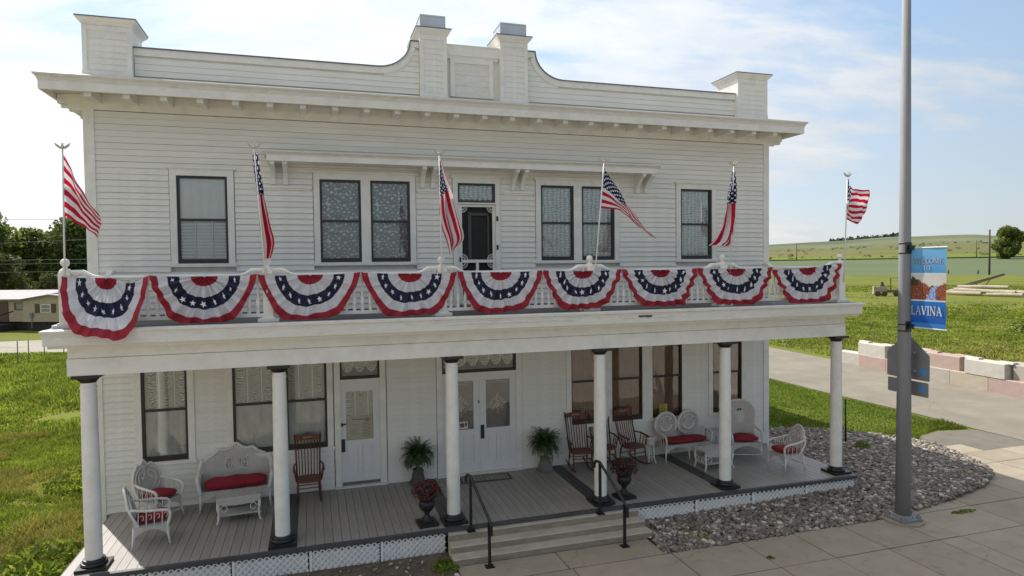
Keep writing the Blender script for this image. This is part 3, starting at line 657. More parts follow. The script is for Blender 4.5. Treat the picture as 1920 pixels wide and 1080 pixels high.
def railrun(p0, p1, n, z0=.13, e0=True, e1=True, name='top_rail'):
    p0, p1 = Vector(p0), Vector(p1); d = p1-p0; L = d.length; d.normalize(); ang = math.atan2(d.y, d.x)
    # centreline of the hand rail: flat, with a goose-neck rise next to each newel
    def zc(s):
        z = .745
        for e, on in ((s, e0), (L-s, e1)):
            if on:
                if e < .24: z = .835
                elif e < .44: z = max(z, .835-.090*math.sin((e-.24)/.20*math.pi/2))
        return z
    ss = sorted(set([.07, .20, .22, .25, .28, .31, .34, .37, .40, .43, .46] + [L-q for q in (.07, .20, .22, .25, .28, .31, .34, .37, .40, .43, .46)] + [L/2]))
    b = MB(); V = []
    pr = [(-.034, -.050), (-.038, -.03), (-.050, -.02), (-.054, .0), (-.04, .024), (.04, .024), (.054, 0), (.050, -.02), (.038, -.03), (.034, -.050)]
    for s in ss: V += [(s, q, zc(s)+z) for q, z in pr]
    m = len(pr); F = [(i*m+k, (i+1)*m+k, (i+1)*m+(k+1) % m, i*m+(k+1) % m) for i in range(len(ss)-1) for k in range(m)] + [tuple(range(m-1, -1, -1)), tuple((len(ss)-1)*m+k for k in range(m))]
    mk('top_rail', MB().add(V, F).mesh('top_rail', TRIM), rail, (p0.x, p0.y, 0), ang)
    mk('bottom_rail', MB().box(.07, L-.07, -.022, .022, z0-.055, z0).mesh('bottom_rail', TRIM), rail, (p0.x, p0.y, 0), ang)
    mk('under_rail', MB().box(.07, L-.07, -.018, .018, z0+.56, z0+.592).mesh('under_rail', TRIM), rail, (p0.x, p0.y, 0), ang)
    for e, on in ((0, e0), (1, e1)):        # little blocks inside the raised part
        if on: mk('rise_block', MB().box(-.02, .02, -.02, .02, .722, .81).mesh('rise_block', TRIM), rail, (p0 + d*(L-.15 if e else .15)).to_tuple(), ang)
    k = n
    for i in range(k):
        s = .16+(L-.32)*i/(k-1); q = p0+d*s; mk('baluster', bal, rail, (q.x, q.y, z0))
for a, c in zip(nx, nx[1:]): railrun((a, RY, 0), (c, RY, 0), 20)
railrun((nx[0], RY, 0), (nx[0], -.05, 0), 17, e1=True); railrun((nx[-1], RY, 0), (nx[-1], -.05, 0), 17, e1=True)
# ---------------------------------------------------------------- steps and handrails
CONCR = mat('shaded_riser_concrete', (.29, .25, .195), .9, .12, 5, .25, 60, dirt=(.17, .145, .11), dirtamt=.6, ds=2.0, stretch=(1, 1, 3))  # riser shade painted in as a darker base colour, stain noise on top
st = thing('concrete_steps', 'low concrete steps up to the porch between the two black handrails', 'steps', (0, 0, G))
def bev(b, x0, x1, y0, y1, z0, z1, e=.012):
    return b.prism([(y1, z0), (y0, z0), (y0, z1-e), (y0+e, z1), (y1, z1)], x0, x1, 'x')
for k, (y0, z) in enumerate(((-3.38, .11), (-3.14, .22), (-2.905, .34))):
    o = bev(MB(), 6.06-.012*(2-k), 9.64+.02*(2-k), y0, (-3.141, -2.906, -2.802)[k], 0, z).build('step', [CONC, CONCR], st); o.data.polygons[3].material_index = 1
def handrail(x, lab):
    h = thing('handrail', lab, 'handrail', (x, -2.85, -.06), group='black iron handrails of the steps')
    dx, dy, dz = .14, -.70, -.34
    s = .022
    MB().box(-s, s, -s, s, .008, .93).build('upper_post', IRON, h)
    MB().box(dx-s, dx+s, dy-s, dy+s, dz+.008, .40).build('lower_post', IRON, h)
    for q in ((0, 0, 0), (dx, dy, dz)):
        b = MB().box(q[0]-.07, q[0]+.07, q[1]-.07, q[1]+.07, q[2], q[2]+.010)
        for a in (-.05, .05):
            for c in (-.05, .05): b.lathe([(.010, .010), (.010, .022)], 6, (q[0]+a, q[1]+c, q[2]))
        b.build('foot_plate', IRON, h)
    # flat rail, returning downwards at both ends
    pts = [(-.045, .14, .82), (-.045, .14, .90), (-.03, .10, .955), (0, 0, .955), (dx, dy, .43), (dx+.012, dy-.07, .385), (dx+.014, dy-.085, .36), (dx+.014, dy-.085, .20)]
    V = []
    for p in pts: V.append(p)
    b = MB()
    for a, c in zip(pts, pts[1:]): b.tube([a, c], .026, 8)
    b.build('rail', IRON, h, 'angle'); return h
handrail(6.455, 'black iron handrail on the steps nearer the fern and urn at the left column')
handrail(8.895, 'black iron handrail on the steps next to the right-hand urn of dark red flowers')
# ---------------------------------------------------------------- bunting
BR = mat('bunting_red', (.36, .022, .040), .8, .10, 10, .2, 40, transl=.25); BWH = mat('bunting_white', (.70, .70, .74), .85, .03, 8, .2, 40, transl=.25); BN = mat('bunting_navy', (.014, .017, .050), .8, .12, 10, .2, 40, transl=.15)
STARW = mat('star_white', (.74, .74, .78), .8, .02)
sv = [(math.sin(k*math.pi/5)*(1 if k % 2 == 0 else .40), math.cos(k*math.pi/5)*(1 if k % 2 == 0 else .40)) for k in range(10)]
star_me = MB().add([(0, -.004, 0)]+[(a, 0, c) for a, c in sv]+[(a, .01, c) for a, c in sv], [(0, i+1, (i+1) % 10+1) for i in range(10)] + [(i+1, i+11, (i+1) % 10+11, (i+1) % 10+1) for i in range(10)]).mesh('star', STARW)
px = [.41, 1.555, 3.09, 4.69, 6.315, 7.89, 9.455, 11.08, 12.825, 14.545]
blab = ['patriotic bunting fan over the far-left corner of the railing, its right side sagging', 'patriotic bunting fan below the single upper-left window', 'patriotic bunting fan just right of the furled flag, over the second newel post', 'patriotic bunting fan left of the flag that hangs by the screen door',
        'patriotic bunting fan beneath the screen door', 'patriotic bunting fan centred on the newel of the tilted flag', 'patriotic bunting fan right of the tilted flag, below bare siding', 'patriotic bunting fan below the flag at the upper-right window', 'patriotic bunting fan at the far-right corner of the railing, under the sixth flag']
def bunting(k):
    x0, x1 = px[k], px[k+1]; c = (x0+x1)/2; hw = (x1-x0)/2-.004; rnd = random.Random(40+k)
    drop = .80*(1.09, .925, .90, .90, .90, .88, .88, .89, .93)[k]
    zt = 4.405
    t = thing('bunting', blab[k], 'bunting', (c, -2.655, zt), group='stars and stripes bunting along the balcony railing')
    NT, ph, kf = 132, rnd.uniform(0, 6), 20+rnd.randint(-1, 2)
    bands = [0, .25, .46, .68, .865, 1.0]; sub = [3, 3, 3, 4, 3]
    rr = [0.03]; mi = []
    for bI in range(5):
        a0 = max(bands[bI], .03); a1 = bands[bI+1]
        for q in range(1, sub[bI]+1): rr.append(a0+(a1-a0)*q/sub[bI]); mi.append([0, 1, 2, 1, 0][bI])
    sag = (.09, .0, .0, .01, .0, .0, .0, .0, -.02)[k]
    skew = (.0, .0, .01, -.01, .0, 0, 0, 0, .06)[k]
    p2, p3 = rnd.uniform(0, 6), rnd.uniform(0, 6); lean_, fl, dp = rnd.uniform(-.07, .07), rnd.uniform(.6, 1.5), rnd.uniform(.5, 1.6)
    def fold(th): return math.sin(kf*th+ph+.9*math.sin(3*th+p2)) + .45*math.sin(kf*.47*th+p3)
    ev = ([0, 16, 32, 46, 60, 76, 90], [1.0, .965, .95, 1.01, 1.085, 1.02, 1.0] if k else [1.0, 1.0, 1.03, 1.07, 1.06, 1.02, 1.0])
    def pos(th, r, dy=0):
        f = fold(th); s_ = math.sin(th); dg = math.degrees(th); dg = min(dg, 180-dg)
        env = 1+(float(np.interp(dg, *ev))-1)*r**3
        jit = 1+(.014 if k else .006)*f*s_*(.4+.6*r) + .022*math.sin(5*th+p3)*s_*r
        zs = .68+.32*min(1, r/.55)
        x = -math.cos(th)*hw*r*env + lean_*s_*s_*r*(1-.3*r)
        z = -s_*drop*r*env*jit*zs
        xt = x/hw
        z -= sag*math.exp(-((xt-.55)/.28)**2)*(1-.3*r*s_) - skew*xt
        z += .03*abs(xt)**6
        z -= .022*dp*math.sin(2.3*th+p2)*s_*r*(1-.4*r)
        y = -.012-.036*fl*f*(.25+.75*r)*min(1, s_*3+.25) - (.055 if k else .44*r)*r*s_
        y += (.010*math.sin(31*th+9*r+p2)+.008*math.sin(13*th-21*r+p3)+.006*math.sin(53*th+5*r))*min(1, r*2)
        if k and zt+z < 3.690: y -= (3.690-zt-z)*1.2; z = 3.690-zt+.004*f
        return (x, y+dy, z)
    b = MB(); P = [[pos(math.pi*i/NT, r) for r in rr] for i in range(NT+1)]
    V = [q for row in P for q in row]; n = len(rr); b.v = V
    for i in range(NT):
        for j in range(n-1): b.f.append((i*n+j, i*n+j+1, (i+1)*n+j+1, (i+1)*n+j)); b.m.append(mi[j])
    o = b.build('fan_cloth', [BR, BWH, BN], t, True)
    for i in range(9):
        th = math.pi*(.045+.91*i/8)+rnd.uniform(-.02, .02); r = .575+rnd.uniform(-.015, .015)
        q = pos(th, r); f0 = fold(th-.03); f1 = fold(th+.03); turn = max(-1, min(1, (f1-f0)*1.4))
        s = mk('star', star_me, t, (q[0], q[1]-.020, q[2])); sc = .060*rnd.uniform(.8, 1.05)
        s.scale = (sc*(1-.55*abs(turn)), 1, sc); s.rotation_euler = (0, rnd.uniform(-.5, .5), 0)
        s.rotation_euler[2] = turn*.5
    MB().tube([( -hw, .0, .0+.03), (-hw*.5, 0, .004-skew*0), (0, 0, .0), (hw*.5, 0, .004-sag*.9), (hw, 0, .03)], .006, 5).build('header_tape', BWH, t)
for k in range(9): bunting(k)
# ---------------------------------------------------------------- flags
def flagmat():
    m = bpy.data.materials.new('flag_cloth'); m.use_nodes = True; t = m.node_tree; b = t.nodes['Principled BSDF']
    tcn = N(t, 'ShaderNodeTexCoord'); sp = N(t, 'ShaderNodeSeparateXYZ'); LK(t, tcn.outputs['UV'], sp.inputs[0]); u, v = sp.outputs[0], sp.outputs[1]
    par = MT(t, 'MODULO', MT(t, 'FLOOR', MT(t, 'MULTIPLY', v, 13.0)), 2.0)
    c = MX(t, (.58, .013, .045), (.80, .80, .82), MT(t, 'GREATER_THAN', par, .5))
    can = MT(t, 'MULTIPLY', MT(t, 'LESS_THAN', u, .40), MT(t, 'LESS_THAN', v, .5385))
    U = MT(t, 'MULTIPLY', MT(t, 'DIVIDE', u, .40), 12.0); V = MT(t, 'MULTIPLY', MT(t, 'DIVIDE', v, .5385), 10.0)
    du = MT(t, 'SUBTRACT', U, MT(t, 'ROUND', U)); dv = MT(t, 'SUBTRACT', V, MT(t, 'ROUND', V))
    odd = MT(t, 'MODULO', MT(t, 'ADD', MT(t, 'ROUND', U), MT(t, 'ROUND', V)), 2.0)
    r = MT(t, 'SQRT', MT(t, 'ADD', MT(t, 'MULTIPLY', du, du), MT(t, 'MULTIPLY', dv, dv)))
    s = MT(t, 'MULTIPLY', MT(t, 'LESS_THAN', r, .40), MT(t, 'LESS_THAN', odd, .5))
    cc = MX(t, (.012, .017, .075), (.80, .80, .82), s); c = MX(t, c, cc, can)
    LK(t, c, b.inputs['Base Color']); b.inputs['Roughness'].default_value = .8; b.inputs['Specular IOR Level'].default_value = .15
    tr = N(t, 'ShaderNodeBsdfTranslucent'); LK(t, c, tr.inputs[0]); mx = N(t, 'ShaderNodeMixShader'); mx.inputs[0].default_value = .42
    LK(t, b.outputs[0], mx.inputs[1]); LK(t, tr.outputs[0], mx.inputs[2]); LK(t, mx.outputs[0], t.nodes['Material Output'].inputs[0]); return m
FLAGM = flagmat(); POLEM = mat('white_flagpole', (.72, .72, .70), .4, .02); EAG = mat('pale_metal_eagle', (.52, .50, .42), .4, .1, 8, metal=.3)
eag = MB(); eag.ico((0, 0, .03), .026, (1, 1, 1.5)); eag.tube([(0, 0, .05), (.012, -.03, .085), (.02, -.05, .08)], [.014, .012, .003], 5)
for s in (-1, 1): eag.prism([(0, .02), (s*.10, .095), (s*.085, .045), (s*.03, .0)], -.008, .008, 'y')
eagm = eag.mesh('eagle_finial', EAG)
FG = {1: [[(0.47,6.25),(0.46,5.79),(0.46,5.33)],[(0.55,6.05),(0.59,5.67),(0.57,5.27)],[(0.67,5.79),(0.7,5.48),(0.69,5.17)],[(0.8,5.52),(0.81,5.28),(0.81,5.07)],[(0.9,5.35),(0.93,5.17),(0.88,5.0)]],
2: [[(3.08,6.35),(3.11,6.35)],[(3.1,6.02),(3.15,6.05)],[(3.12,5.81),(3.18,5.82)],[(3.13,5.63),(3.2,5.63)],[(3.14,5.39),(3.24,5.41)],[(3.17,5.12),(3.28,5.16)],[(3.2,4.87),(3.32,4.93)],[(3.22,4.66),(3.26,4.68)]],
3: [[(6.03,6.38),(6.06,6.38)],[(6.02,6.07),(6.13,6.14)],[(6.02,5.84),(6.2,5.94)],[(6.03,5.67),(6.24,5.82)],[(6.02,5.43),(6.32,5.53)],[(6.06,5.2),(6.4,5.25)],[(6.14,4.95),(6.44,4.99)],[(6.2,4.73),(6.28,4.83)]],
4: [[(9.13,6.3),(9.08,5.93),(9.02,5.56)],[(9.3,6.07),(9.29,5.79),(9.32,5.53)],[(9.5,5.73),(9.49,5.59),(9.56,5.46)],[(9.7,5.48),(9.71,5.4),(9.76,5.3)],[(9.92,5.24),(9.94,5.2),(9.96,5.16)],[(10.12,5.06),(10.14,5.02),(10.16,4.98)]],
5: [[(11.89,6.32),(11.93,6.33)],[(11.83,6.08),(11.96,6.12)],[(11.77,5.87),(11.96,5.87)],[(11.76,5.63),(11.94,5.65)],[(11.7,5.4),(11.95,5.38)],[(11.62,5.19),(11.93,5.13)],[(11.5,5.01),(11.87,4.92)],[(11.34,4.87),(11.79,4.86)]],
6: [[(14.71,6.27),(14.7,5.88),(14.69,5.47)],[(14.86,6.1),(14.85,5.71),(14.78,5.37)],[(15.03,6.05),(15.04,5.68),(14.94,5.32)],[(15.25,6.01),(15.22,5.66),(15.09,5.39)]]}
PB = {1: (.443, .471, 6.293), 2: (3.231, 3.089, 6.401), 3: (6.058, 6.04, 6.414), 4: (8.896, 9.117, 6.394), 5: (11.817, 11.919, 6.43), 6: (14.634, 14.723, 6.301)}
FL = {1: 'American flag at the far-left corner of the balcony, blowing out to the right', 2: 'American flag hanging tightly furled on a pole left of the long hood', 3: 'American flag hanging in loose folds beside the screen door',
      4: 'American flag on a tilted pole, streaming right in front of the paired windows', 5: 'American flag hanging left-down in front of the upper-right window', 6: 'small bright American flag at the far-right corner against the sky'}
UR = {1: (.38, 1, .12, 1), 2: (.02, 1, .02, .34), 3: (0, 1, 0, .78), 4: (0, 1, .12, 1), 5: (0, 1, 0, .60), 6: (.18, .8, 0, 1)}
def cr(P, t):
    n = len(P)-1; f = min(t*n, n-1e-6); i = int(f); f -= i
    p0, p1, p2, p3 = P[max(i-1, 0)], P[i], P[i+1], P[min(i+2, n)]
    return tuple(.5*((2*p1[k])+(-p0[k]+p2[k])*f+(2*p0[k]-5*p1[k]+4*p2[k]-p3[k])*f*f+(-p0[k]+3*p1[k]-3*p2[k]+p3[k])*f**3) for k in (0, 1))
for k in range(1, 7):
    x0, x1, z1 = PB[k]; z0 = 4.45; yb = -2.655 if k not in (1, 6) else -2.64
    t = thing('american_flag', FL[k], 'flag', (x0, yb, z0), group='American flags along the balcony')
    MB().tube([(0, 0, -.35), (x1-x0, 0, z1-z0)], [.014, .012], 10).build('flagpole', POLEM, t, True)
    mk('eagle_finial', eagm, t, (x1-x0, 0, z1-z0))
    Gd = FG[k] if k not in (2, 5) else [[(a[0]-.022, a[1]), (c[0]+.028, c[1])] for a, c in FG[k]]; NU, NV = 60, 28; ua, ub, va, vb = UR[k]; P = []; UVs = []
    hang = len(Gd[0]) == 2; rg = random.Random(k)
    f1, f2 = rg.uniform(0, 6), rg.uniform(0, 6)
    for i in range(NU+1):
        u = i/NU; row = []
        cols = [cr([Gd[a][j] for a in range(len(Gd))], u) for j in range(len(Gd[0]))]
        for j in range(NV+1):
            v = j/NV; q = cr(cols, v)
            wd = min(1, u*3+.05)
            if hang: dy = wd*(.065*math.sin(v*math.pi*3.2+f1+2*u)+.03*math.sin(v*17+5*u+f2)); dx = .012*math.sin(v*17+3*u)*wd
            else: dy = wd*(.07*math.sin(u*7+v*2.2+f1)+.035*math.sin(u*15-v*5+f2)+.02*math.sin(v*11+u*4)); dx = 0
            row.append((q[0]-x0+dx, dy, q[1]-z0 + (.008*math.sin(u*23+v*9)*wd)))
            UVs.append((ua+(ub-ua)*u, va+(vb-va)*v))
        P.append(row)
    b = MB().grid(P); o = b.build('flag_cloth', FLAGM, t, True); uvl = o.data.uv_layers.new(name='UVMap')
    for l in o.data.loops: uvl.data[l.index].uv = UVs[l.vertex_index]
# ---------------------------------------------------------------- wicker furniture
def wick_extra(t, v, c):
    w1 = N(t, 'ShaderNodeTexWave', bands_direction='Z', inp={'Scale': 26.0, 'Distortion': 1.2, 'Detail': 1}); LK(t, v, w1.inputs[0])
    w2 = N(t, 'ShaderNodeTexWave', bands_direction='DIAGONAL', inp={'Scale': 18.0, 'Distortion': 1.0, 'Detail': 1}); LK(t, v, w2.inputs[0])
    return MX(t, (.30, .285, .265), c, RAMP(t, MT(t, 'MULTIPLY', w1.outputs[1], w2.outputs[1]), [(.02, .18), (.30, 1)]))
WICK = mat('white_woven_wicker', (.70, .675, .64), .7, .06, 9, .5, 70, rnd=.03, extra=wick_extra, dirt=(.40, .36, .31), dirtamt=.3, ds=6)
WICKR = mat('white_wicker_frame', (.74, .715, .68), .65, .06, 9, .4, 90, dirt=(.42, .38, .33), dirtamt=.3, ds=8)
def sm(p, n=6):      # smooth polyline through points
    out = []
    for i in range(len(p)-1):
        for k in range(n): 
            t = k/n; a, b, c, d = p[max(i-1, 0)], p[i], p[i+1], p[min(i+2, len(p)-1)]
            out.append(tuple(.5*((2*b[q])+(-a[q]+c[q])*t+(2*a[q]-5*b[q]+4*c[q]-d[q])*t*t+(-a[q]+3*b[q]-3*c[q]+d[q])*t**3) for q in range(3)))
    out.append(tuple(p[-1])); return out
def braid(b, pts, r=.020, n=6, seg=8):
    p = sm(pts, seg); b.tube(p, [r*(1.0 if i % 2 else .78) for i in range(len(p))], n); return b
def legs(t, w, d, h, r=.020, splay=.03, rear=True):
    for sx in (-1, 1):
        for sy in (-1, 1):
            MB().tube([(sx*(w/2), sy*d/2, h), (sx*(w/2+splay*.3), sy*(d/2+splay*.3), h*.5), (sx*(w/2+splay), sy*(d/2+splay), 0)], [r, r*.9, r*.62], 8).build('leg', WICKR, t, True)
def backpanel(t, wf, H, z0, y0, lean, curve, crown, name='backrest', holes=(), rim=.024):
    nt_, ns = 14, 20; Fr = []; Bk = []
    def P(s, q, dy=0): return (s*wf(q), y0+lean*q+curve*s*s*-1+dy, z0+q*(H+crown(s)))
    for i in range(nt_+1):
        Fr.append([P(-1+2*j/ns, i/nt_, -.010) for j in range(ns+1)]); Bk.append([P(-1+2*j/ns, i/nt_, .010) for j in range(ns+1)][::-1])
    b = MB(); 
    def ok(i, j):
        s = -1+2*(j+.5)/ns; q = (i+.5)/nt_
        return not any(((s-hs)/rs)**2+((q-hq)/rq)**2 < 1 for hs, hq, rs, rq in holes)
    for G_ in (Fr, Bk):
        o = len(b.v); b.v += [q for row in G_ for q in row]; c = ns+1
        for i in range(nt_):
            for j in range(ns):
                jj = j if G_ is Fr else ns-1-j
                if ok(i, jj): b.f.append((o+i*c+j, o+i*c+j+1, o+(i+1)*c+j+1, o+(i+1)*c+j)); b.m.append(0)
    p = b.build(name, WICK, t, True)
    edge = [P(-1, q) for q in np.linspace(0, 1, 7)] + [P(s, 1) for s in np.linspace(-.85, .85, 11)] + [P(1, q) for q in np.linspace(1, 0, 7)]
    braid(MB(), edge, rim, 8, 3).build('braided_rim', WICKR, p, True)
    if holes:
        for hs, hq, rs, rq in holes:
            b = MB()
            b.tube([P(hs+rs*math.cos(w), hq+rq*math.sin(w), -.014) for w in np.linspace(0, 6.3, 19)], .009, 5)
            b.tube([P(hs, hq-rq, -.008), P(hs, hq+rq, -.008)], .006, 4)
            for f in (-.5, 0, .5): b.tube([P(hs-rs*.85, hq+rq*f, -.006), P(hs+rs*.85, hq+rq*f, -.006)], .004, 4)
            b.build('oval_openwork', WICKR, p)
    return p, P
def apron(t, x0, x1, y, ztop, zend, zmid, axis='x', th=.018):
    n = 14; pts = [(x0, ztop)] + [(x0+(x1-x0)*i/n, zend+(zmid-zend)*math.sin(math.pi*i/n)**.6) for i in range(n+1)] + [(x1, ztop)]
    if axis == 'x': MB().prism(pts, y-th/2, y+th/2, 'y').build('apron', WICK, t)
    else: MB().prism(pts, y-th/2, y+th/2, 'x').build('apron', WICK, t)
def cushion_mesh(w, d, h, m, tuft=0, name='cushion'):
    nu, nv = 40, 18; P = []
    def se(a, e): return math.copysign(abs(a)**e, a)
    for i in range(nv+1):
        ph = -math.pi/2+math.pi*i/nv; row = []
        for j in range(nu+1):
            th = 2*math.pi*j/nu; x = se(math.cos(ph), .5)*se(math.cos(th), .45)*w/2; y = se(math.cos(ph), .5)*se(math.sin(th), .5)*d/2; z = se(math.sin(ph), .8)*h/2
            if tuft:
                tx = math.cos(x/w*math.pi*2*tuft); z *= (1-.18*(1-tx)/2); x += .004*math.sin(z*60)
            z += .006*math.sin(x*19+y*11); y += .006*math.sin(x*13)
            row.append((x, y, z+h/2))
        P.append(row)
    return MB().grid(P).mesh(name, m, True)
def cushion(lab, w, d, h, loc, rz, tuft=0, tilt=0):
    o = mk('seat_cushion', cushion_mesh(w, d, h, RED, tuft), None, loc, rz); o.rotation_euler[0] = tilt
    return tag(o, lab, 'cushion', 'red cushions on the wicker furniture')
def armchair(lab, loc, rz, H=.50, style=0, w=.52, d=.48, sz=.36, grp='white wicker armchairs'):
    t = thing('wicker_armchair', lab, 'armchair', loc, rz, grp)
    legs(t, w, d, sz, .021, .035)
    MB().box(-w/2, w/2, -d/2, d/2, sz-.02, sz+.015).build('seat', WICK, t)
    apron(t, -w/2, w/2, -d/2-.012, sz, sz-.20, sz-.055); apron(t, -w/2, w/2, d/2+.012, sz, sz-.20, sz-.055)
    for s in (-1, 1): apron(t, -d/2, d/2, s*(w/2+.012), sz, sz-.20, sz-.055, 'y')
    wf = (lambda q: w/2*(.96+.16*math.sin(q*2.6))*(1 if q < .72 else 1-.75*(q-.72)**1.2)) if style != 2 else (lambda q: w/2*(.92+.22*q))
    cr_ = (lambda s: .05*math.cos(s*math.pi*1.0)+.03*math.cos(3*math.pi*s)) if style == 0 else (lambda s: .16*(1-abs(s)**2.4)-.09*abs(s)**5-.03)
    p, P = backpanel(t, wf, H, sz, d/2-.02, .15, .05, cr_, holes=[(0, .60, .30, .20)] if style == 2 else [])
    if style != 2:
        b = MB()                                         # scroll heart on the back
        for s in (-1, 1):
            b.tube(sm([P(0, .18, -.03), P(s*.42, .34, -.03), P(s*.62, .62, -.03), P(s*.38, .82, -.03), P(s*.14, .70, -.03), P(s*.30, .58, -.03), P(s*.38, .68, -.03)], 5), .011, 6)
            b.tube(sm([P(s*.2, .2, -.028), P(s*.7, .3, -.028), P(s*.86, .7, -.028), P(s*.5, .92, -.028), P(0, .86, -.028)], 5), .009, 6)
        b.build('back_scrolls', WICKR, p, True)
    for s in (-1, 1):
        a = MB(); pts = [(s*w/2*1.02, d/2+.04, sz+.30), (s*(w/2+.035), d*.15, sz+.265), (s*(w/2+.045), -d*.25, sz+.25), (s*(w/2+.03), -d/2-.03, sz+.21), (s*(w/2+.01), -d/2-.035, sz+.08), (s*w/2, -d/2, sz-.02)]
        braid(a, pts, .027, 8, 5); a2 = a.build('armrest', WICKR, t, True)
        b = MB()
        for k in range(4):
            yy = d/2-.06-k*.115; b.tube([(s*(w/2+.01), yy, sz), (s*(w/2+.03), yy-.01, sz+.25)], .008, 5)
            b.tube([(s*(w/2+.02), yy-.055+.026*math.cos(w_), sz+.15+.04*math.sin(w_)) for w_ in np.linspace(.6, 4.6, 8)], .005, 4)
        b.build('arm_openwork', WICKR, a2)
    for sy in (-1, 1): MB().tube([(-w/2-.01, sy*(d/2+.01), .13), (w/2+.01, sy*(d/2+.01), .13)], .010, 6).build('stretcher', WICKR, t)
    return t
armchair('white wicker armchair seen side-on at the front left corner of the porch, facing right', (1.27, -1.68, 0), R(101), .46, 1, sz=.35)
cushion('red seat cushion on the front-left wicker armchair, seen through its open arm', .46, .46, .13, (1.30, -1.675, .372), R(101), 1)
armchair('white wicker armchair in the left corner by the wall, behind another armchair', (1.17, -.60, 0), R(52), .58, 0, sz=.37)
cushion('red seat cushion bulging forward on the armchair in the left wall corner', .46, .46, .14, (1.20, -.625, .39), R(52), 1)
armchair('white wicker armchair with rounded back at the far right end of the porch, facing left', (13.83, -1.86, 0), R(-88), .44, 1, w=.48, d=.46, sz=.34)
cushion('red seat cushion on the armchair at the far right end of the porch', .45, .44, .13, (13.79, -1.85, .36), R(-88), 1)
# tall chair
tc_ = armchair('tall white wicker chair with an oval opening in its high back, behind the far-right armchair', (13.47, -.86, 0), R(-20), .76, 2, w=.64, d=.50, sz=.38)
cushion('red seat cushion on the tall wicker chair near the right wall corner', .58, .46, .14, (13.465, -.885, .40), R(-14), 1)
# loveseat, left
def loveseat():
    t = thing('wicker_loveseat', 'wide white wicker loveseat with two oval openings, below the left paired windows', 'loveseat', (2.45, -.33, 0), R(3))
    w, d, sz = 1.19, .46, .37
    legs(t, w, d, sz, .026, .02)
    MB().box(-w/2, w/2, -d/2, d/2, sz-.02, sz+.015).build('seat', WICK, t)
    apron(t, -w/2, w/2, -d/2-.014, sz, sz-.19, sz-.05)
    for s in (-1, 1): apron(t, -d/2, d/2, s*(w/2+.014), sz, sz-.19, sz-.06, 'y')
    backpanel(t, lambda q: w/2*1.04*(1 if q < .8 else 1-.5*(q-.8)**1.5), .60, sz, d/2-.02, .08, .035, lambda s: .10*math.exp(-(s/.34)**2)+.035*math.cos(4*math.pi*s)*(abs(s) < .9)-.20*abs(s)**5+.02, holes=[(-.22, .58, .10, .17), (.24, .58, .10, .17)], rim=.034)
    for s in (-1, 1):
        a = MB(); braid(a, [(s*(w/2+.01), d/2, sz+.50), (s*(w/2+.045), d/2-.04, sz+.36), (s*(w/2+.05), 0, sz+.28), (s*(w/2+.05), -d/2, sz+.26), (s*(w/2+.03), -d/2-.035, sz+.14), (s*(w/2), -d/2-.02, sz-.02)], .038, 8, 5)
        a2 = a.build('armrest', WICKR, t, True)
        MB().prism([(-d/2, sz), (-d/2, sz+.22), (d/2, sz+.26), (d/2, sz)], s*(w/2+.01)-.01, s*(w/2+.01)+.01, 'x').build('arm_panel', WICK, t)
loveseat()
cushion('long red bolster-like cushion across the left wicker loveseat', 1.10, .30, .20, (2.46, -.42, .39), R(3), 2.5, R(14))
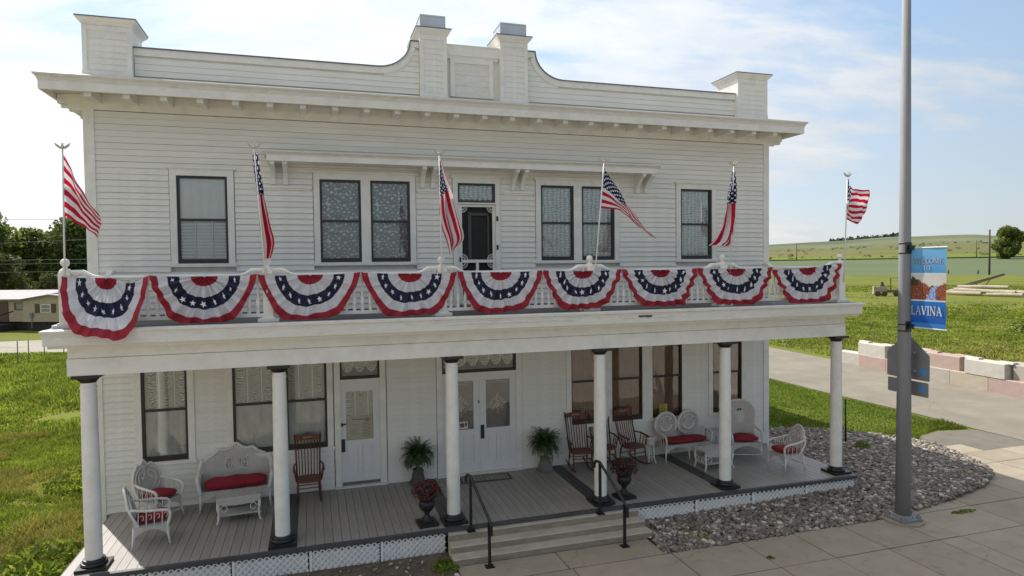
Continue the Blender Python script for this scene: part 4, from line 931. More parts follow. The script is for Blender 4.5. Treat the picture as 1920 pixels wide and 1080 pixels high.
# settee with two round backs, right
def settee():
    t = thing('wicker_settee', 'white wicker settee with two round scrolled backs, under the window with the yellow notice', 'settee', (12.15, -.40, 0), R(2))
    w, d, sz = 1.20, .46, .36
    for x in (-w/2, 0, w/2):
        for sy in (-1, 1): MB().tube([(x, sy*d/2, sz), (x*1.02, sy*(d/2+.01), sz*.5), (x*1.05, sy*(d/2+.03), 0)], [.021, .019, .014], 8).build('leg', WICKR, t, True)
    MB().box(-w/2, w/2, -d/2, d/2, sz-.025, sz+.015).build('seat', WICK, t)
    for a, c in ((-w/2, 0), (0, w/2)): apron(t, a, c, -d/2-.014, sz, sz-.17, sz-.04)
    for s in (-1, 1): apron(t, -d/2, d/2, s*(w/2+.014), sz, sz-.17, sz-.05, 'y')
    for s0 in (-.31, .31):
        b = MB(); rr = .285; cz = sz+.37; yy = d/2
        ring = lambda r, a: [(s0+r*math.cos(w_), yy+.02, cz+r*1.0*math.sin(w_)) for w_ in a]
        bk = MB().add([(s0, yy+.03, cz)]+[(s0+rr*math.cos(w_), yy+.03, cz+rr*math.sin(w_)) for w_ in np.linspace(0, 2*math.pi, 25)[:-1]]+[(s0, yy+.045, cz)]+[(s0+rr*math.cos(w_), yy+.045, cz+rr*math.sin(w_)) for w_ in np.linspace(0, 2*math.pi, 25)[:-1]],
                      [(0, i+1, (i+1) % 24+1) for i in range(24)]+[(25, 26+(i+1) % 24, 26+i) for i in range(24)]).build('backrest', WICK, t)
        braid(MB(), ring(rr, np.linspace(-.6, math.pi+.6, 15)), .036, 8, 3).build('braided_rim', WICKR, bk, True)
        b.tube(ring(.145, np.linspace(math.pi, 2*math.pi, 12)), .030, 7)
        for s in (-1, 1): b.tube([(s0+s*(.12+.050*math.cos(w_)), yy+.005, cz+.09+.050*math.sin(w_)) for w_ in np.linspace(0, 5.5, 12)], .013, 6)
        b.tube(ring(.20, np.linspace(.2, math.pi-.2, 12)), .014, 6)
        b.build('back_scrolls', WICKR, bk, True)
        for x in (-.1, .0, .1): MB().tube([(s0+x, yy, sz), (s0+x, yy+.01, sz+.14)], .012, 6).build('back_spindle', WICKR, t)
    for s in (-1, 1):
        a = MB(); braid(a, [(s*(w/2-.02), d/2, sz+.30), (s*(w/2+.03), d/4, sz+.26), (s*(w/2+.04), -d/4, sz+.25), (s*(w/2+.02), -d/2-.02, sz+.20), (s*w/2, -d/2-.02, sz)], .025, 8, 5); a2 = a.build('armrest', WICKR, t, True)
        b = MB()
        for k in range(4): b.tube([(s*(w/2+.01), d/2-.08-k*.1, sz), (s*(w/2+.03), d/2-.08-k*.1, sz+.25)], .007, 5)
        b.build('arm_openwork', WICKR, a2)
settee()
cushion('flat red cushion along the settee with two round backs', 1.12, .40, .12, (12.16, -.43, .375), R(2), 2)
def coffee(lab, loc, rz, w, d, h, grp):
    t = thing('wicker_coffee_table', lab, 'table', loc, rz, grp)
    for sx in (-1, 1):
        for sy in (-1, 1):
            x, y = sx*(w/2-.02), sy*(d/2-.02)
            MB().tube(sm([(x, y, h-.03), (x+sx*.015, y+sy*.01, h*.62), (x, y, h*.35), (x+sx*.012, y+sy*.01, .06), (x+sx*.035, y+sy*.02, .0)], 4), [.026]*6+[.020]*6+[.016]*4+[.02], 8).build('leg', WICKR, t, True)
    MB().box(-w/2-.02, w/2+.02, -d/2-.02, d/2+.02, h-.035, h).build('tabletop', WICK, t)
    MB().box(-w/2+.02, w/2-.02, -d/2+.02, d/2-.02, .13, .15).build('shelf', WICK, t)
    apron(t, -w/2, w/2, -d/2-.004, h-.03, h-.10, h-.15); apron(t, -w/2, w/2, d/2+.004, h-.03, h-.10, h-.15)
    b = MB()
    for sx in (-1, 1):
        for sy in (-1, 1):
            b.tube([(sx*(w/2-.11+.05*math.cos(a)), sy*(d/2), h-.20+.06*math.sin(a)) for a in np.linspace(0, 5.6, 11)], .008, 5)
            b.tube([(sx*(w/2), sy*(d/2-.10+.045*math.cos(a)), h-.20+.06*math.sin(a)) for a in np.linspace(0, 5.6, 11)], .008, 5)
    b.build('corner_scrolls', WICKR, t)
coffee('low white wicker coffee table in front of the left loveseat', (2.57, -1.09, 0), R(5), .70, .38, .47, 'white wicker coffee tables')
coffee('cream wicker coffee table half hidden behind the fifth column', (12.36, -1.31, 0), R(3), .72, .40, .44, 'white wicker coffee tables')
# tall plant stand & side table
t = thing('plant_stand', 'slim white wicker plant stand beside the rocking chairs', 'plant stand', (11.20, -.55, 0))
for k in range(4):
    a = math.pi/4+k*math.pi/2; MB().tube(sm([(.09*math.cos(a), .09*math.sin(a), .44), (.085*math.cos(a), .085*math.sin(a), .25), (.10*math.cos(a), .10*math.sin(a), .1), (.14*math.cos(a), .14*math.sin(a), 0)], 4), .014, 7).build('leg', WICKR, t, True)
MB().lathe([(.105, .42), (.12, .44), (.105, .47), (.115, .55), (.125, .585)], 20).build('basket', WICK, t, True)
MB().lathe([(.10, .578), (.0, .579)], 16).build('planter_hole', DINT, t)
MB().tube([(.122*math.cos(a), .122*math.sin(a), .592) for a in np.linspace(0, 2*math.pi, 21)], .017, 7).build('braided_rim', WICKR, t, True)
MB().lathe([(.095, .14), (.095, .155)], 16).build('shelf', WICK, t)
t = thing('wicker_side_table', 'small pale blue-grey wicker side table between the settee and the tall chair', 'side table', (12.99, -.42, 0))
SIDE = mat('pale_blue_wicker', (.46, .50, .52), .7, .08, 9, .5, 70)
MB().box(-.17, .17, -.17, .17, .55, .575).build('tabletop', SIDE, t); MB().box(-.15, .15, -.15, .15, .22, .235).build('shelf', SIDE, t)
for sx in (-1, 1):
    for sy in (-1, 1): MB().tube([(sx*.15, sy*.15, .55), (sx*.155, sy*.155, 0)], .014, 7).build('leg', SIDE, t, True)
MB().prism([(-.15, .55), (-.15, .44), (0, .49), (.15, .44), (.15, .55)], -.165, -.155, 'y').build('apron', SIDE, t)
# ---------------------------------------------------------------- rocking chairs
RW = mat('red_brown_rocker_wood', (.17, .052, .034), .38, .22, 6, .08, 25, dirt=(.022, .010, .008), dirtamt=.55, ds=4)
RD = mat('dark_rocker_wood', (.095, .034, .023), .38, .22, 6, .08, 25)
PRINT = mat('painted_crest_flowers', (.44, .30, .22), .5, .3, 18)
def rocker(lab, loc, rz, pitch=0):
    t = thing('rocking_chair', lab, 'rocking chair', loc, rz, 'dark wooden spindle-back rocking chairs')
    lean = lambda z: .19+(z-.42)*.30
    # seat
    n = 24; V = []; sp = [(.25*math.copysign(abs(math.cos(a))**.7, math.cos(a)), -.01+.22*math.copysign(abs(math.sin(a))**.7, math.sin(a))) for a in np.linspace(0, 2*math.pi, n+1)[:-1]]
    MB().prism(sp, .395, .43, 'z').build('seat', RW, t)
    for s in (-1, 1):
        MB().tube([(s*.21, .40*math.sin(a)-.0+.02, .035+.46-.46*math.cos(a)*1.0) for a in np.linspace(-.62, .98, 14)] if False else [(s*.21, y, .022+.42*(y-.0)**2*.9) for y in np.linspace(-.36, .50, 14)], .017, 6).build('rocker_runner', RD, t, True)
        for y, x in ((-.17, .20), (.17, .19)):
            zf = .022+.378*(y+(.03 if y > 0 else -.03))**2
            MB().tube([(s*x, y, .40), (s*(x+.01), y+(.015 if y > 0 else -.015), .28), (s*.21, y+(.03 if y > 0 else -.03), .14), (s*.21, y+(.03 if y > 0 else -.03), zf)], [.015, .021, .014, .014], 8).build('leg', RD, t, True)
        MB().tube([(s*.215, .17, .42), (s*.225, lean(.8), .80), (s*.245, lean(1.16), 1.20)], [.018, .017, .014], 8).build('back_post', RD, t, True)
        a = MB().tube(sm([(s*.235, lean(.68)-.01, .66), (s*.27, .08, .665), (s*.275, -.12, .65), (s*.27, -.20, .645), (s*.262, -.225, .62)], 4), [.016]*4+[.02]*8+[.026]*5, 8).build('armrest', RD, t, True)
        for y in (-.15, -.05, .06): MB().tube([(s*.235, y, .43), (s*.25, y, .53), (s*.27, y-.01, .65)], [.009, .013, .009] if y > -.1 else [.012, .019, .012], 7).build('arm_spindle', RD, t, True)
    for k in range(7):
        u = (k-3)/3; MB().tube([(u*.165, .18, .43), (u*.175, lean(.75)+.01, .75), (u*.19, lean(1.07), 1.08)], [.009, .011, .008], 6).build('back_spindle', RW, t, True)
    cp = [(-.245, 1.07), (-.26, 1.12), (-.22, 1.165), (-.10, 1.185), (0, 1.195), (.10, 1.185), (.22, 1.165), (.26, 1.12), (.245, 1.07), (0, 1.085)]
    crest = MB().prism(cp, -.012, .012, 'y').build('crest_rail', RW, t, loc=(0, lean(1.12), 0))
    b = MB()
    for k in range(-4, 5): b.ico((k*.019, -.014, 1.135+.008*math.sin(k*2.3)), .012, (1, .2, 1))
    b.build('painted_motif', PRINT, crest)
    MB().tube([(-.20, -.17, .20), (.20, -.17, .20)], [.010, .010], 7).build('stretcher', RD, t); MB().tube([(-.20, -.17, .28), (.20, -.17, .28)], [.010, .010], 7).build('stretcher', RD, t); MB().tube([(-.20, .17, .24), (.20, .17, .24)], .010, 7).build('stretcher', RD, t)
    return t
rocker('dark spindle-back rocking chair just right of the second column, beside the left door', (3.78, -.48, 0), R(2))
rocker('red-brown rocking chair left of the fourth column, next to the right fern urn', (9.52, -.47, 0), R(-7))
rocker('rocking chair mostly hidden behind the fourth column', (10.14, -.36, 0), R(-6))
rocker('rocking chair turned to the right, beside the slim wicker plant stand', (10.80, -.48, 0), R(9))
# ---------------------------------------------------------------- urns, ferns, flowers
STONE = mat('aged_grey_cast_stone', (.20, .19, .175), .9, .15, 9, .5, 40, dirt=(.07, .065, .06), dirtamt=.6, ds=6)
STONED = mat('dark_cast_stone', (.11, .105, .10), .9, .15, 9, .5, 40, dirt=(.04, .04, .038), dirtamt=.6, ds=6)
FERN = mat('fern_green', (.060, .110, .036), .6, .15, 3, island=.35, transl=.25); FERNL = mat('fern_olive', (.075, .10, .035), .6, .15, 3, island=.35, transl=.25)
def stone_urn(lab, loc, m):
    t = thing('stone_urn', lab, 'urn', loc, R(8), 'cast stone urns holding ferns')
    b = MB(); b.box(-.15, .15, -.15, .15, 0, .035); V = []
    prof = [(.13, .035), (.135, .06), (.12, .07), (.085, .27), (.095, .285), (.095, .31), (.07, .33)]
    b.lathe(prof, 4); b.build('pedestal', m, t)
    MB().lathe([(.060, .33), (.030, .355), (.026, .385), (.045, .41), (.095, .44), (.115, .48), (.112, .53), (.135, .555), (.14, .57), (.12, .575)], 20).build('bowl', m, t, True)
    MB().box(-.05, .05, -.118, -.095, .12, .22).build('relief_panel', m, t)
def fern(lab, loc, H, W_, seed):
    rg = random.Random(seed); V = []; F = []
    for k in range(170):
        az = rg.uniform(0, 2*math.pi); up_ = rg.random()**.75; L = W_*(.80+.35*rg.random()); th = (.15+1.25*up_)          # launch angle of the frond
        n = 15; pts = [Vector((0, 0, 0))]; p = Vector((.03*math.cos(az), .03*math.sin(az), 0)); ang = th; ln = L*1.28/n
        for i in range(n):
            p = p + Vector((math.cos(ang)*math.cos(az), math.cos(ang)*math.sin(az), math.sin(ang)))*ln; ang -= (.07+.075*(1-up_)+.10*(i/n)**1.5*(1-.5*up_)); pts.append(p.copy())
        side = Vector((-math.sin(az), math.cos(az), 0))
        for i in range(1, n):
            d = (pts[i+1]-pts[i-1]).normalized(); w = .068*math.sin(math.pi*(i/n)**.75)*(.8+.4*rg.random())+.008
            for sg in (-1, 1):
                a = pts[i]; tip = a+side*sg*w+d*.024+Vector((0, 0, rg.uniform(-.022, .006))); o = len(V)
                V += [tuple(a-d*.013), tuple(a+d*.014), tuple(tip)]; F.append((o, o+1, o+2))
        for i in range(n):
            o = len(V); q = side*.002; V += [tuple(pts[i]-q), tuple(pts[i]+q), tuple(pts[i+1])]; F.append((o, o+1, o+2))
    me = bigmesh('fern', np.array(V), np.array(F), FERN)
    tag(mk('fern', me, None, loc, 0, (.84, .84, 1.12)), lab, 'fern', 'ferns in stone urns')
stone_urn('dark stone pedestal urn with a fern, between the left door and the double door', (5.95, -.27, 0), STONED)
fern('bushy fern in the dark urn to the left of the double door', (5.95, -.27, .56), .46, .36, 3)
stone_urn('pale stone pedestal urn with a fern, right of the double door', (8.74, -.33, 0), STONE)
fern('bushy upright fern in the pale urn to the right of the double door', (8.74, -.33, .56), .52, .38, 5)
FLR = mat('dark_red_petals', (.115, .007, .014), .6, .3, 8, island=.45, transl=.15); FLL = mat('bronze_green_leaves', (.045, .030, .014), .6, .2, 5, island=.4)
def flower_urn(lab, lab2, loc, seed, col):
    t = thing('black_urn', lab, 'urn', loc, R(6), 'black urns at the front of the porch'); t.scale = (1.17,)*3
    b = MB().box(-.145, .145, -.145, .145, 0, .05); b.box(-.115, .115, -.115, .115, .05, .065); b.build('base', BLACK, t)
    MB().lathe([(.105, .065), (.105, .08), (.055, .12), (.036, .155), (.045, .18), (.042, .19), (.085, .225), (.118, .28), (.122, .33), (.108, .36), (.128, .41), (.142, .455), (.155, .47), (.158, .485), (.14, .49)], 24).build('bowl', BLACK, t, 'angle')
    MB().lathe([(.135, .482), (.0, .484)], 16).build('soil', mat('potting_soil', (.03, .022, .016), .9), t)
    rg = random.Random(seed); b = MB(); l = MB(); W_ = .225
    for k in range(560):
        a = rg.uniform(0, 2*math.pi); ph = math.acos(1-rg.random()*1.15); r = W_*(.78+.26*rg.random())
        c = Vector((r*math.sin(ph)*math.cos(a), r*math.sin(ph)*math.sin(a), .50+r*math.cos(ph)*.92-.02)); nrm = Vector((math.sin(ph)*math.cos(a), math.sin(ph)*math.sin(a), math.cos(ph))).normalized()
        u = nrm.orthogonal().normalized(); w = nrm.cross(u); s = rg.uniform(.010, .019); rot = rg.uniform(0, 6)
        tgt = b if k < 400 else l
        if k >= 400: s *= 1.3; c = c*.96+Vector((0, 0, .02))
        P = [tuple(c+nrm*.008)] + [tuple(c+(u*math.cos(rot+j*math.pi/3)+w*math.sin(rot+j*math.pi/3))*s*(1 if j % 2 else .62)+nrm*rg.uniform(-.006, .006)) for j in range(6)]
        tgt.add(P, [(0, j+1, (j+1) % 6+1) for j in range(6)])
    for k in range(60):
        a = rg.uniform(0, 2*math.pi); r = W_*rg.uniform(.4, .95); l.tube([(r*.3*math.cos(a), r*.3*math.sin(a), .47), (r*.8*math.cos(a), r*.8*math.sin(a), .50+.12*rg.random())], .003, 3)
    p = thing('flower_plant', lab2, 'flowers', loc, 0, 'dark red flowers in black urns'); p.scale = (1.2, 1.2, 1.15)
    tag(b.build('petals', col, p), kind='stuff'); tag(l.build('foliage', FLL, p), kind='stuff')
FLR2 = mat('rust_red_petals', (.075, .014, .012), .6, .3, 8, island=.5, transl=.15)
flower_urn('black pedestal urn left of the third column at the top of the steps', 'crimson flowers heaped in the black urn left of the third column', (5.76, -2.46, 0), 4, FLR)
flower_urn('black pedestal urn right of the fourth column, behind the right handrail', 'rust-red flowers with bronze leaves in the black urn right of the fourth column', (9.62, -2.38, 0), 9, FLR2)
# doormat
MATB = mat('doormat_rubber', (.035, .033, .030), .9, .15, 10, .4, 60); MATL = mat('doormat_tan_tiles', (.30, .27, .225), .9, .2, 10, .4, 60)
t = thing('doormat', 'dark doormat patterned with tan blocks in front of the double door', 'doormat', (7.36, -.39, .003), R(-1))
MB().box(-.55, .55, -.20, .20, 0, .010).build('mat_base', MATB, t)
blk = MB()
rg = random.Random(2); y = -.165
for r_ in range(5):
    x = -.52+(r_ % 2)*.04
    while x < .48:
        w_ = rg.choice([.06, .09, .12]); w_ = min(w_, .52-x); blk.box(x, x+w_-.012, y, y+.055, .010, .014); x += w_
    y += .067
tag(blk.build('woven_blocks', MATL, t), kind='stuff')
# notices
PAPER = mat('cream_paper', (.46, .43, .33), .8, .05, 10); INK = mat('grey_ink', (.12, .11, .09), .8); YEL = mat('yellow_paper', (.50, .42, .10), .8, .05, 10); YINK = mat('brown_ink', (.16, .12, .03), .8)
t = thing('door_notice', 'large cream poster of small print in the left door window', 'notice', (4.80, .024, 1.215))
MB().box(-.265, .265, 0, .003, -.24, .235).build('sheet', PAPER, t)
b = MB()
for i in range(11): b.box(.06, .06+.17*rg.uniform(.7, 1), -.0015, 0, .10-.03*i, .107-.03*i)
b.box(-.15, .10, -.0015, 0, .165, .180); b.box(-.2, -.0, -.0012, 0, .07, .073)
for i in range(7): b.box(-.19, -.02, -.0015, 0, -.02-.022*i, -.017-.022*i)
b.tube([(.16+.055*math.cos(a), -.002, .14+.055*math.sin(a)) for a in np.linspace(0, math.pi, 9)], .005, 4); b.box(.135, .185, -.002, 0, .13, .165)
b.build('print', INK, t)
t = thing('window_notice', 'yellow notice stuck inside the third brown-shaded window, above the settee', 'notice', (11.88, .027, 1.03))
MB().box(-.105, .105, 0, .003, -.15, .15).build('sheet', YEL, t); b = MB()
for i in range(7): b.box(-.08, .08*rg.uniform(.4, 1), -.002, 0, .11-.036*i, .126-.036*i)
b.build('print', YINK, t)
t = thing('door_sticker', 'small white sign low in the glass of the left leaf of the double door', 'notice', (7.03, .022, 1.08))
MB().box(-.13, .06, 0, .003, -.085, .08).build('sheet', mat('white_card', (.62, .62, .58), .7), t); b = MB(); b.box(-.11, -.02, -.002, 0, -.05, .04).box(.0, .04, -.002, 0, -.03, .05); b.build('print', INK, t)
# ---------------------------------------------------------------- ground, roads, pavements
def nz(x, y, s=1.0, seed=0):          # value-noise fBm, about -1..1
    x = np.asarray(x, float); y = np.asarray(y, float); o = np.zeros_like(x); amp = 1.0; f = s*.55; T = np.random.RandomState(seed+100).rand(256, 256)
    for k in range(4):
        a = .6+k*1.1; u = (x*math.cos(a)-y*math.sin(a))*f+k*17.3; v = (x*math.sin(a)+y*math.cos(a))*f+k*9.1
        i, j = np.floor(u).astype(int), np.floor(v).astype(int); fu, fv = u-i, v-j; fu = fu*fu*(3-2*fu); fv = fv*fv*(3-2*fv)
        g = lambda p, q: T[p % 256, q % 256]
        o += amp*((g(i, j)*(1-fu)+g(i+1, j)*fu)*(1-fv)+(g(i, j+1)*(1-fu)+g(i+1, j+1)*fu)*fv-.5); amp *= .5; f *= 2.03
    return o*2.2
def inpoly(px, py, poly):
    c = np.zeros(len(px), bool); j = len(poly)-1
    for i in range(len(poly)):
        xi, yi = poly[i]; xj, yj = poly[j]
        m = ((yi > py) != (yj > py)) & (px < (xj-xi)*(py-yi)/(yj-yi+1e-12)+xi); c ^= m; j = i
    return c
def gex(t, v, c):
    f = noise(t, v, .35, 6, .6, .4); f2 = noise(t, v, 3.0, 5, .65); f3 = noise(t, v, .06, 4, .6)
    a = MX(t, c, (.195, .185, .040), RAMP(t, f, [(.40, 0), (.62, 1)]))
    a = MX(t, a, (.100, .135, .024), RAMP(t, f3, [(.45, 0), (.65, .8)]))
    a = MX(t, a, (.16, .135, .075), MT(t, 'MULTIPLY', RAMP(t, f2, [(.55, 0), (.75, 1)]), .55)); f4 = noise(t, v, 16, 5, .75)
    return MX(t, a, (.045, .060, .015), MT(t, 'MULTIPLY', RAMP(t, f4, [(.42, 0), (.66, 1)]), .45))
GRD = mat('field_grass_ground', (.160, .190, .028), 1, .12, 9, .8, 14, extra=gex, spec=.1)
GRB = mat('grass_blade', (.135, .210, .022), .55, .18, .7, island=.42, transl=.42, spec=.25)
GRW = mat('weed_blade', (.185, .240, .030), .55, .30, .6, island=.42, transl=.5, spec=.25)
GRY = mat('dry_weed_blade', (.29, .28, .065), .6, .2, .8, island=.4, transl=.35, spec=.2)
C0 = (CAM.x, CAM.y)
def polar(name, rs, azs, hf, m, smooth=True):
    V = []; n = len(azs)
    for r in rs:
        for a in azs: x, y = C0[0]+r*math.sin(a), C0[1]+r*math.cos(a); V.append((x, y, hf(r, a)))
    F = [(i*n+j, i*n+(j+1) % n, (i+1)*n+(j+1) % n, (i+1)*n+j) for i in range(len(rs)-1) for j in range(n)]
    F = [f[::-1] for f in F]
    if rs[0] < .6: F += [tuple(range(n))]
    me = bpy.data.meshes.new(name); me.from_pydata(V, [], F); me.materials.append(m); me.polygons.foreach_set('use_smooth', [smooth]*len(F))
    return tag(mk(name, me), kind='structure')
AZ = [R(k) for k in range(-180, 180, 1)]
def bump_(r, a): x, y = C0[0]+r*math.sin(a), C0[1]+r*math.cos(a); return .35*math.sin(x*.021+1)*math.sin(y*.027) * min(1, max(0, (r-70)/120))
def hnear(r, a): return G-.03 + bump_(r, a)
polar('ground', [.5, 12, 25, 40, 60, 85, 110, 140, 170, 200, 230, 262, 290], AZ, hnear, GRD)
HT = [(-180, 18), (-60, 22), (-20, 22), (20, 24), (36, 36), (38.5, 36), (41.5, 38), (44, 39), (47, 43), (49, 43), (51, 44), (52.4, 44), (53.6, 41), (54.6, 44), (56, 50), (70, 50), (110, 30), (180, 18)]
def ridge(a, T=HT):
    d = math.degrees(a)
    for (x0, y0), (x1, y1) in zip(T, T[1:]):
        if x0 <= d <= x1: t = (d-x0)/(x1-x0); return y0+(y1-y0)*t
    return T[-1][1]
def hmid(r, a): t = (r-290)/(560-290); t = max(0, min(1, t)); return G-.03+bump_(290, a)*(1-t)+8.3*t**1.4
def hhill(r, a):
    x, y = C0[0]+r*math.sin(a), C0[1]+r*math.cos(a); t = min(1, max(0, (r-560)/(1150-560)))
    return 8.3-.43 + (ridge(a)*.70-8)*math.sin(t*math.pi/2)**1.1 + 1.6*math.sin(x*.012)*math.sin(y*.015+1)*t - max(0, (r-1150))*.02
def hfar(r, a):
    x, y = C0[0]+r*math.sin(a), C0[1]+r*math.cos(a); t = min(1, max(0, (r-1200)/(2600-1200)))
    return 18+(ridge(a)*1.97-18)*math.sin(t*math.pi/2) + 5*math.sin(x*.0042+1)*math.sin(y*.0051)*t
def cex(t, v, c): return MX(t, c, (.128, .155, .082), RAMP(t, noise(t, v, .02, 4, .6), [(.35, 0), (.7, 1)]))
CROP = mat('pale_green_crop', (.110, .142, .075), 1, .05, .5, extra=cex, spec=.1)
def hex_(t, v, c):
    a = MX(t, c, (.165, .150, .060), RAMP(t, noise(t, v, .011, 7, .65, .3), [(.40, 0), (.62, .9)]))
    return MX(t, a, (.10, .085, .05), MT(t, 'MULTIPLY', RAMP(t, noise(t, v, .05, 6, .7), [(.58, 0), (.72, 1)]), .5))
HILL = mat('rangeland_hills', (.125, .135, .050), 1, .08, .02, .6, .08, extra=hex_, spec=.1)
def fex(t, v, c): return MX(t, c, (.085, .115, .070), RAMP(t, noise(t, v, .004, 7, .7, .3), [(.45, 0), (.6, 1)]))
FARM = mat('sage_hills', (.155, .165, .095), 1, .08, .01, extra=fex, spec=.1)
polar('crop_field', [288, 320, 360, 400, 440, 480, 520, 562], AZ, hmid, CROP)
AZ2 = [R(k*.5) for k in range(-360, 360)]
polar('rangeland_hill', [560, 640, 720, 800, 900, 1000, 1080, 1150, 1300], AZ2, hhill, HILL)
polar('distant_hill', [1200, 1500, 1800, 2100, 2400, 2600, 3200, 4500], AZ2, hfar, FARM)
GSTR = mat('bright_grass_margin', (.14, .175, .030), 1, .06, .2, spec=.1)
def strip(name, r0, r1, a0, a1, hf, m, dz=.25):
    n = 60; V = []
    for i in range(n+1):
        a = R(a0+(a1-a0)*i/n)
        for r in (r0, (r0+r1)/2, r1): V.append((C0[0]+r*math.sin(a), C0[1]+r*math.cos(a), hf(r, a)+dz))
    F = [(3*i+k, 3*i+3+k, 3*i+4+k, 3*i+1+k) for i in range(n) for k in (0, 1)]
    return struct(name, MB().add(V, [f[::-1] for f in F]), m)
strip('field_margin', 545, 620, 20, 75, lambda r, a: (hmid(r, a) if r < 560 else hhill(r, a)), GSTR, .7)
def sheet(name, poly, z, m, thick=.0):
    b = MB()
    if thick: b.prism([(x, y) for x, y in poly], z-thick, z, 'z')
    else: b.add([(x, y, z) for x, y in poly], [tuple(range(len(poly)))])
    o = b.build(name, m); o['kind'] = 'structure'; return o
lanepoly = [(22.4, -8.0), (22.45, .3), (22.6, 3), (22.55, 6.5), (22.7, 10), (23.1, 20), (24, 75), (31.2, 75), (29.9, 20), (29.3, 13.6), (28.8, 9), (28.5, 3), (28.6, -8.0)]
sheet('side_lane', lanepoly, G-.012, ASPH)
sheet('alley', [(-90, 41.5), (-90, 33.2), (-20, 33.0), (22.8, 34), (22.8, 41.5), (-20, 42.2)], G-.014, mat('gravel_alley', (.34, .315, .255), 1, .08, 3, .8, 20, dirt=(.13, .15, .05), dirtamt=.5, ds=.6))
sheet('lane_apron', [(19.2, -.61), (20.52, -.62), (20.52, -1.27), (22.39, -1.27), (22.38, .35), (21.2, .62), (20.2, .35)], G-.006, APRON)
sheet('street', [(-90, -22), (90, -22), (90, -8.17), (-90, -8.17)], G-.018, STREET)
sheet('unseen_bounce_lot', [(-120, -120), (120, -120), (120, -26), (-120, -26)], G-.015, mat('tan_bounce_gravel', (.33, .275, .20), 1, .1, .6, .5, 20, dirt=(.17, .13, .09), dirtamt=.5, ds=.15))  # unseen lot, added for brown window reflections and warm bounce
sheet('far_pavement', [(-90, -26), (90, -26), (90, -22.01), (-90, -22.01)], G-.02, WALK)
gravel = [(9.56, -4.05), (12.1, -4.05), (14.2, -4.03), (15.2, -3.90), (16.2, -3.74), (17.1, -3.52), (17.8, -3.32), (18.4, -3.02), (18.9, -2.66), (19.3, -2.15), (19.62, -1.3), (19.85, -.5), (19.75, .25), (19.2, .85), (18.3, 1.45), (17.4, 1.85), (16.3, 2.15), (14.85, 2.25), (14.85, -2.74), (9.66, -2.74)]
dirtb = [(-.3, -2.76), (6.04, -2.76), (6.02, -4.0), (-.3, -4.0)]
# pavement slabs
walk = tag(bpy.data.objects.new('sidewalk', None), kind='structure'); C.objects.link(walk)
def slab(x0, x1, y0, y1, dz=0):
    e = .009; MB().prism([(x0+e, y0+e), (x1-e, y0+e), (x1-e, y1-e), (x0+e, y1-e)], G-.10, G+dz, 'z').build('slab', WALK, walk)
xj = [-9, -7.4, -5.8, -4.2, -2.6, -1.0, .6, 2.2, 3.8, 5.2, 6.5, 7.86, 9.66, 11.05, 12.14, 13.24, 14.36, 14.88, 16.45, 18.1, 19.8, 21.6, 23.4]
for y0, y1 in ((-5.08, -4.04), (-6.55, -5.08), (-8.0, -6.55)):
    for a, c in zip(xj, xj[1:]): slab(a, c, y0, y1, random.uniform(-.004, .004))
slab(6.08, 7.80, -4.04, -3.385); slab(7.80, 9.56, -4.04, -3.385)
for y0, y1 in ((-4.04, -3.05), (-3.05, -2.1), (-2.1, -1.28)):
    for a, c in zip([16.45, 18.1, 19.8, 21.0, 22.38], [18.1, 19.8, 21.0, 22.38]): slab(a, c, y0, y1, random.uniform(-.003, .003))
slab(14.88, 16.45, -4.04, -3.6)
for a, c in ((17.9, 19.1), (19.1, 20.5)): slab(a, c, -1.28, -.62, -.003)
struct('kerb', MB().box(-9, 23.4, -8.16, -8.005, G-.2, G), WALK)
sheet('walk_bedding', [(-9, -8.0), (23.4, -8.0), (23.4, -1.3), (14.9, -1.3), (14.9, -3.9), (9.6, -3.38), (6.0, -3.38), (6.0, -4.03), (-9, -4.03)], G-.025, mat('joint_dirt', (.075, .065, .045), 1, .2, 8))
SOIL = mat('bed_soil', (.11, .085, .06), 1, .2, 6, .6, 40, dirt=(.20, .165, .12), dirtamt=.5, ds=5)
sheet('gravel_bed_soil', gravel, G-.004, SOIL); sheet('dirt_bed', dirtb, G-.006, SOIL)
def gh(x, y): # gravel heaped a little against the porch and at its middle
    return np.clip(.03+(x-9.6)*.022, 0.0, .13)*np.clip((y+4.05)/1.2, 0, 1)*np.clip((19.6-x)/2.5, 0, 1)
